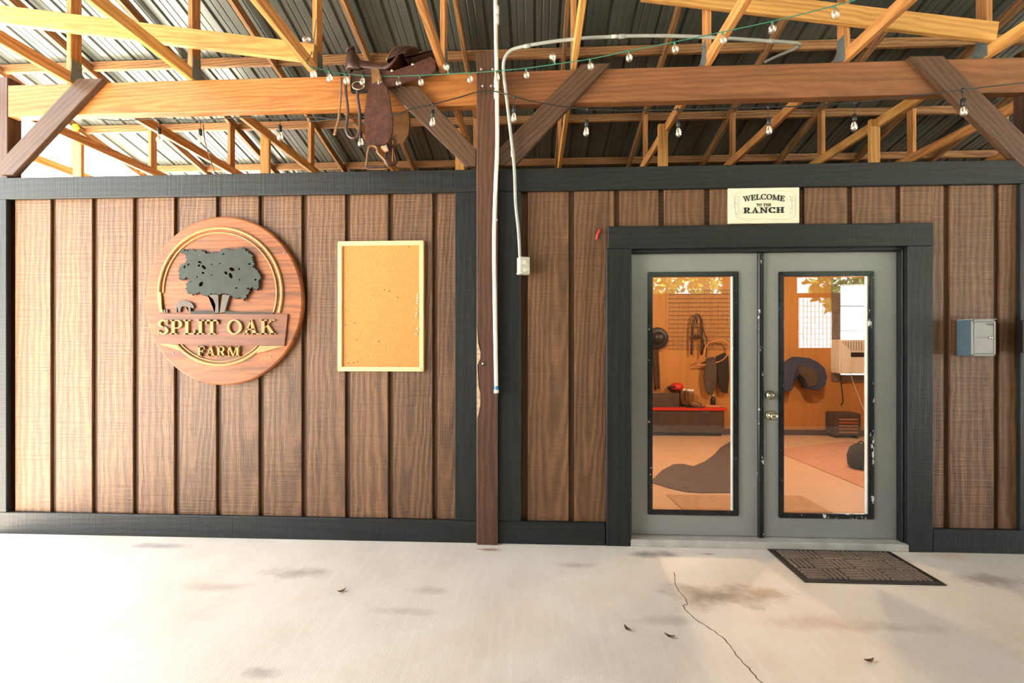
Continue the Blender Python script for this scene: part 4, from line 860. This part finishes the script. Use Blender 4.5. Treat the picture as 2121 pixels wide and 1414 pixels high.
loft('swell', [(722, 120, .055, .14), (725, 112, .09, .16), (733, 109, .12, .17), (743, 117, .135, .15), (751, 130, .12, .11), (757, 136, .10, .08)], M['leather'], sd)
loft('seat', [(742, 128, .09, .09), (756, 130, .10, .085), (772, 133, .105, .085), (790, 138, .115, .08), (806, 143, .13, .07), (820, 142, .15, .06), (832, 132, .16, .05), (842, 118, .165, .05)], M['leather_red'], sd)
# cantle: an upright dished rim leaning back
bm = bmesh.new(); rings = []
for s, (bx, bz_, w_, tx, tz) in enumerate(((814, 150, .155, 837, 104), (820, 149, .165, 843, 103), (846, 138, .165, 868, 106), (850, 140, .15, 864, 112))):
    base, top = P(bx, bz_, yb), P(tx, tz, yb); ring = []
    for i in range(15):
        a = math.pi * i / 14; ring.append(bm.verts.new(Vector((base.x + (top.x - base.x) * math.sin(a), yb - w_ * math.cos(a), base.z + (top.z - base.z) * math.sin(a)))))
    rings.append(ring)
for A, B in zip(rings, rings[1:]):
    for j in range(14): bm.faces.new((A[j], A[j + 1], B[j + 1], B[j]))
bm.faces.new(rings[0][::-1]); bm.faces.new(rings[-1])
from_bm('cantle', bm, M['leather'], sd, None, True)
tube('cantle_binding', [P(814, 150, yb) + Vector((0, -.157, 0))] + [P(814 + 23 * math.sin(a), 150 - 46 * math.sin(a), yb) + Vector((0, -.158 * math.cos(a), 0)) for a in (.35, .7, 1.1, 1.57, 2.0, 2.45, 2.8)] + [P(814, 150, yb) + Vector((0, .157, 0))], .007, M['leather_tan'], sd, 8, 4)
hp = [P(733, 112, yb), P(730, 106, yb), P(726, 103, yb)]
tube('horn_neck', hp, .018, M['leather'], sd, 10, 4); lathe('horn_cap', [(.018, -.012), (.034, -.006), (.038, .004), (.03, .012), (.003, .015)], P(726, 103, yb), M['leather'], sd, 14, (-.45, -.15, 1))
def curved_panel(name, pts, y_top, y_bot, th, mat, parent, bev=.004):
    """panel that hangs and flares: y goes from y_top at its top to y_bot at its bottom"""
    o = prism(name, [P(*p, y_top) for p in pts], 0, th, mat, parent, bev=bev)
    mw = o.matrix_world.copy(); zs = [(mw @ v.co).z for v in o.data.vertices]; zl, zh_ = min(zs), max(zs)
    for v in o.data.vertices:
        z = (o.matrix_basis @ v.co).z
        t = (zh_ - z) / max(zh_ - zl, 1e-6); v.co.y += y_top + (y_bot - y_top) * math.sqrt(t)
    return o
for s in (0, 1):
    yt_, yb_ = ((yb - .13, yb - .115) if not s else (yb + .12, yb + .12))
    prism('skirt', [P(*p, yt_) for p in ((727, 148), (760, 142), (815, 146), (850, 134), (893, 116), (903, 126), (903, 146), (893, 157), (850, 168), (805, 181), (772, 186), (730, 184))], yt_, yt_ + .014, M['leather_red'], sd, bev=.004)
prism('under_pad', [P(*p, yb - .10) for p in ((726, 158), (768, 158), (800, 170), (800, 186), (766, 190), (727, 192))], yb - .112, yb - .075, M['fleece'], sd, bev=.006)
bm = bmesh.new()   # rear housing bridging the two skirts
for px0, px1, za, zb_, w_ in ((846, 902, 132, 118, .13),):
    rr = []
    for px, pz in ((px0, za), (px1, zb_)):
        c = P(px, pz, yb); rr.append([bm.verts.new((c.x, yb + w_ * math.sin(math.pi * (i / 10 - .5)), c.z - .03 * (1 - math.cos(math.pi * (i / 10 - .5))))) for i in range(11)])
        rr.append([bm.verts.new((c.x, yb + (w_ - .012) * math.sin(math.pi * (i / 10 - .5)), c.z - .012 - .03 * (1 - math.cos(math.pi * (i / 10 - .5))))) for i in range(11)])
    A, A2, B, B2 = rr
    for j in range(10):
        bm.faces.new((A[j], A[j + 1], B[j + 1], B[j])); bm.faces.new((A2[j], B2[j], B2[j + 1], A2[j + 1])); bm.faces.new((A[j], A2[j], A2[j + 1], A[j + 1])); bm.faces.new((B[j], B[j + 1], B2[j + 1], B2[j]))
from_bm('rear_housing', bm, M['leather'], sd, None, True)
for px, py in ((812, 146), (855, 133)): lathe('concho', [(.012, 0), (.012, .003), (.006, .007), (.001, .008)], P(px, py, yb - .146), M['brass'], sd, 10, (0, -1, .2))
yfn = yb - .155
fd = prism('fender', [P(*p, yfn) for p in ((771, 172), (780, 168), (792, 169), (802, 180), (808, 205), (812, 235), (815, 255), (813, 276), (806, 294), (795, 301), (780, 302), (766, 300), (757, 288), (754, 262), (755, 225), (760, 192))], yfn, yfn + .012, M['leather_red'], sd, bev=.005)
prism('stirrup_leather', [P(*p, yfn) for p in ((760, 298), (782, 300), (781, 310), (777, 312), (763, 311))], yfn - .006, yfn + .012, M['leather'], sd, bev=.003)
prism('stirrup_leather', [P(*p, yfn) for p in ((768, 140), (784, 142), (792, 172), (770, 174))], yfn + .002, yfn + .014, M['leather_tan'], sd, bev=.003)
stp = root_loc = None
tube('stirrup', [P(*p, yfn - .01) for p in ((764, 305), (761, 320), (760, 335), (759, 347), (770, 349), (790, 349), (803, 347), (800, 335), (792, 325), (783, 316), (780, 305), (772, 302), (764, 305))], .009, M['leather_tan'], sd, 8, 4, closed=True)
box('stirrup_tread', P(760, 348, yfn).x, P(803, 348, yfn).x, yfn - .045, yfn + .03, P(780, 351, yfn).z, P(780, 347, yfn).z, M['leather'], sd, bev=.004)
yo = yb + .24   # far side
prism('fender', [P(*p, yo) for p in ((800, 180), (838, 180), (846, 225), (850, 255), (846, 280), (836, 296), (822, 298), (812, 290), (806, 262), (800, 220))], yo, yo + .014, M['leather_tan'], sd, bev=.005)
prism('stirrup_leather', [P(*p, yo - .02) for p in ((802, 282), (813, 286), (812, 315), (810, 342), (800, 342), (803, 310))], yo - .03, yo - .018, M['leather'], sd, bev=.003)
tube('stirrup', [P(*p, yo - .02) for p in ((806, 300), (800, 318), (798, 336), (808, 342), (820, 338), (818, 320), (813, 302), (806, 300))], .009, M['leather'], sd, 8, 4, closed=True)
prism('cinch_end', [P(*p, yo - .06) for p in ((786, 284), (796, 284), (803, 306), (806, 313), (798, 316), (790, 308))], yo - .07, yo - .055, M['raw'], sd, bev=.003)
ys = yb - .14
tube('latigo_strap', [P(*p, ys) for p in ((707, 160), (706, 190), (704, 220), (701, 248), (696, 266), (693, 280))], 0, M['leather_tan'], sd, 6, 5, prof=lambda t: rect(.016 + .018 * max(0, t - .7), .005))
tube('latigo_strap', [P(*p, ys) for p in ((716, 150), (716, 190), (720, 225), (719, 250), (717, 268), (722, 280), (732, 285), (741, 280), (745, 262), (745, 235), (741, 205), (740, 184))], 0, M['leather'], sd, 6, 5, prof=rect(.022, .005))
tube('rigging_ring', [P(742 + 12.5 * math.cos(a), 177 + 8 * math.sin(a), ys - .008) for a in [2 * math.pi * i / 12 for i in range(13)]], .0045, M['brass'], sd, 8, 2, closed=True)
prism('rigging_strap', [P(*p, ys) for p in ((731, 145), (752, 147), (752, 172), (733, 172))], ys - .002, ys + .010, M['leather'], sd, bev=.003)

# ------------------------------------------------------------------ rubber mat before the doors
mc = [G(1583, 1135), G(1665, 1206), G(1955, 1211), G(1822, 1133)]
mx0, mx1, my0, my1 = 1.655, 2.495, -.475, -.012
mt = root('door_mat', ((mx0 + mx1) / 2, (my0 + my1) / 2, 0), 'brown ribbed rubber mat on the concrete before the right door leaf', 'mat')
box('mat_base', mx0, mx1, my0, my1, 0.0, .009, M['mat'], mt, bev=.003)
bm = bmesh.new()
def addbox(bm, x0, x1, y0, y1, z0, z1):
    v = [bm.verts.new(p) for p in ((x0, y0, z0), (x1, y0, z0), (x1, y1, z0), (x0, y1, z0), (x0 + .001, y0 + .001, z1), (x1 - .001, y0 + .001, z1), (x1 - .001, y1 - .001, z1), (x0 + .001, y1 - .001, z1))]
    for f in ((0, 1, 5, 4), (1, 2, 6, 5), (2, 3, 7, 6), (3, 0, 4, 7), (4, 5, 6, 7)): bm.faces.new([v[i] for i in f])
nx, ny = 6, 3; ux = (mx1 - mx0 - .08) / nx; uy = (my1 - my0 - .06) / ny
for i in range(nx):
    for j in range(ny):
        X0, Y0 = -(mx1 - mx0) / 2 + .04 + i * ux, -(my1 - my0) / 2 + .03 + j * uy
        for q in range(4):
            if (i + j) % 2: addbox(bm, X0 + ux * q / 4 + .004, X0 + ux * (q + 1) / 4 - .012, Y0 + .006, Y0 + uy - .006, .0085, .018)
            else: addbox(bm, X0 + .004, X0 + ux - .004, Y0 + uy * q / 4 + .003, Y0 + uy * (q + 1) / 4 - .009, .0085, .018)
t_ = from_bm('mat_ribs', bm, M['mat_top'], mt, Matrix.Translation(((mx0 + mx1) / 2, (my0 + my1) / 2, 0))); t_['kind'] = 'stuff'
tube('mat_rim', [Vector(p) for p in ((mx0 + .018, my0 + .018, .010), (mx1 - .018, my0 + .018, .010), (mx1 - .018, my1 - .018, .010), (mx0 + .018, my1 - .018, .010), (mx0 + .018, my0 + .018, .010))], .004, M['mat'], mt, 6, 1, closed=True)
# dry leaves
for (px, py), lab in (((1387, 1320), 'curled dry leaf on the concrete left of the crack'), ((708, 1226), 'dry leaf crumb on the concrete below the cork board'), ((1300, 1305), 'dry leaf scrap on the concrete, left of the curled leaf'), ((1800, 1371), 'dry leaf on the concrete at the lower right')):
    c = G(px, py); bm = bmesh.new(); n = 9; a0 = random.uniform(0, 6); ca, sa = math.cos(a0), math.sin(a0); top = []
    for i in range(n):
        t = i / (n - 1); w_ = .011 * math.sin(math.pi * min(max(t, .04), .96)); x = (t - .5) * .05; z = .002 + .012 * (2 * t - 1) ** 2
        for o_ in (-w_, 0, w_): top.append(bm.verts.new((x * ca - o_ * sa, x * sa + o_ * ca, z + (.005 if o_ else 0) + .001)))
    for i in range(n - 1):
        for j in range(2): bm.faces.new((top[i * 3 + j], top[i * 3 + j + 1], top[i * 3 + j + 4], top[i * 3 + j + 3]))
    tag(from_bm('dry_leaf', bm, M['dry_leaf'], None, Matrix.Translation((c.x, c.y, 0))), lab, 'leaf', 'dry leaves on the floor')

# ------------------------------------------------------------------ far side of the aisle, behind the camera (mirrored in the glass)
YA = -5.0
wr = root('wall_rear', (0, YA, 0), 'stall wall', None, kind='structure'); del wr['label']
for a in ((XE0 + .6, 1.0, 0, 4.9), (1.0, 3.4, 0, 2.38), (3.4, 4.6, 0, 3.3), (4.6, 9.0, 0, 1.40), (4.6, 4.72, 1.4, 2.3), (5.33, 9.0, 1.4, 2.3), (4.6, 9.0, 2.3, 2.38)):  # the tall left stretch is added height, blocking daylight from the rear
    box('stall_board', a[0], a[1], YA - .06, YA, a[2], a[3], M['far_siding'], wr, bev=0)
for x in (2.1, 4.66, 6.6, -1.5, -5.2): box('stall_post', x - .07, x + .07, YA - .2, YA - .06, 0, 4.9, M['far_siding'], wr, bev=.004)
for j in range(9):
    x = 4.75 + j * .068; box('mesh_bar', x - .003, x + .003, YA - .033, YA - .027, 1.4, 2.3, M['steel'], wr, bev=0)
    z = 1.45 + j * .1; box('mesh_bar', 4.72, 5.33, YA - .033, YA - .027, z - .003, z + .003, M['steel'], wr, bev=0)
box('added_wall_end', XE1 + .4, XE1 + .5, -8.6, 4.6, 2.9, 5.9, M['far_siding'], bev=0)['kind'] = 'structure'  # unseen end wall, added to dim daylight from the right
box('added_wall_end', XE1 + .4, XE1 + .5, -0.2, 4.6, 0, 2.9, M['far_siding'], bev=0)['kind'] = 'structure'  # lower part of the same added light blocker
# ------------------------------------------------------------------ yard behind the camera (seen mirrored in the door glass)
def crown_mesh(seed):
    r = random.Random(seed); vs_, fs = [], []
    for _ in range(2600):
        a, b, d = r.uniform(0, 6.283), math.asin(r.uniform(-.8, 1)), r.uniform(.55, 1) ** .6
        c = Vector((math.cos(a) * math.cos(b) * 2.6 * d, math.sin(a) * math.cos(b) * 2.6 * d, 5.2 + math.sin(b) * 3.0 * d)); s = r.uniform(.12, .26)
        u = Vector((r.gauss(0, 1), r.gauss(0, 1), r.gauss(0, 1))).normalized(); v = u.cross(Vector((r.gauss(0, 1), r.gauss(0, 1), r.gauss(0, 1)))).normalized()
        i = len(vs_); vs_ += [c - u * s, c + v * s * .5, c + u * s, c - v * s * .5]; fs.append((i, i + 1, i + 2, i + 3))
    me = bpy.data.meshes.new('foliage'); me.from_pydata(vs_, [], fs); me.materials.append(M['leaves']); return me
fm = [crown_mesh(1), crown_mesh(2)]
bm = bmesh.new(); lathe_bm(bm, [(.26, 0), (.2, .6), (.16, 2.5), (.1, 5.0), (.03, 6.5)], 10); recalc(bm); tm = bpy.data.meshes.new('trunk'); bm.to_mesh(tm); bm.free(); tm.materials.append(M['bark'])
for i, (x, y, s) in enumerate(((1.0, -14, 1.0), (7, -16, 1.15), (12.5, -14, 1.0), (19, -17, 1.25), (26, -20, 1.3), (-6, -16, 1.15), (-13, -18, 1.2))):
    r = root('yard_tree', (x, y, -.125), 'leafy green yard tree behind the camera, ' + ('mirrored in the left door pane', 'mirrored between the two door panes', 'mirrored in the right door pane', 'past the right end of the stall wall', 'farthest to the right', 'left of the stalls', 'farthest to the left')[i], 'tree', 'trees in the yard')
    mw = Matrix.Translation((x, y, -.125)) @ Matrix.Scale(s, 4)
    link('foliage', fm[i % 2], None, r, mw); link('trunk', tm, None, r, mw)
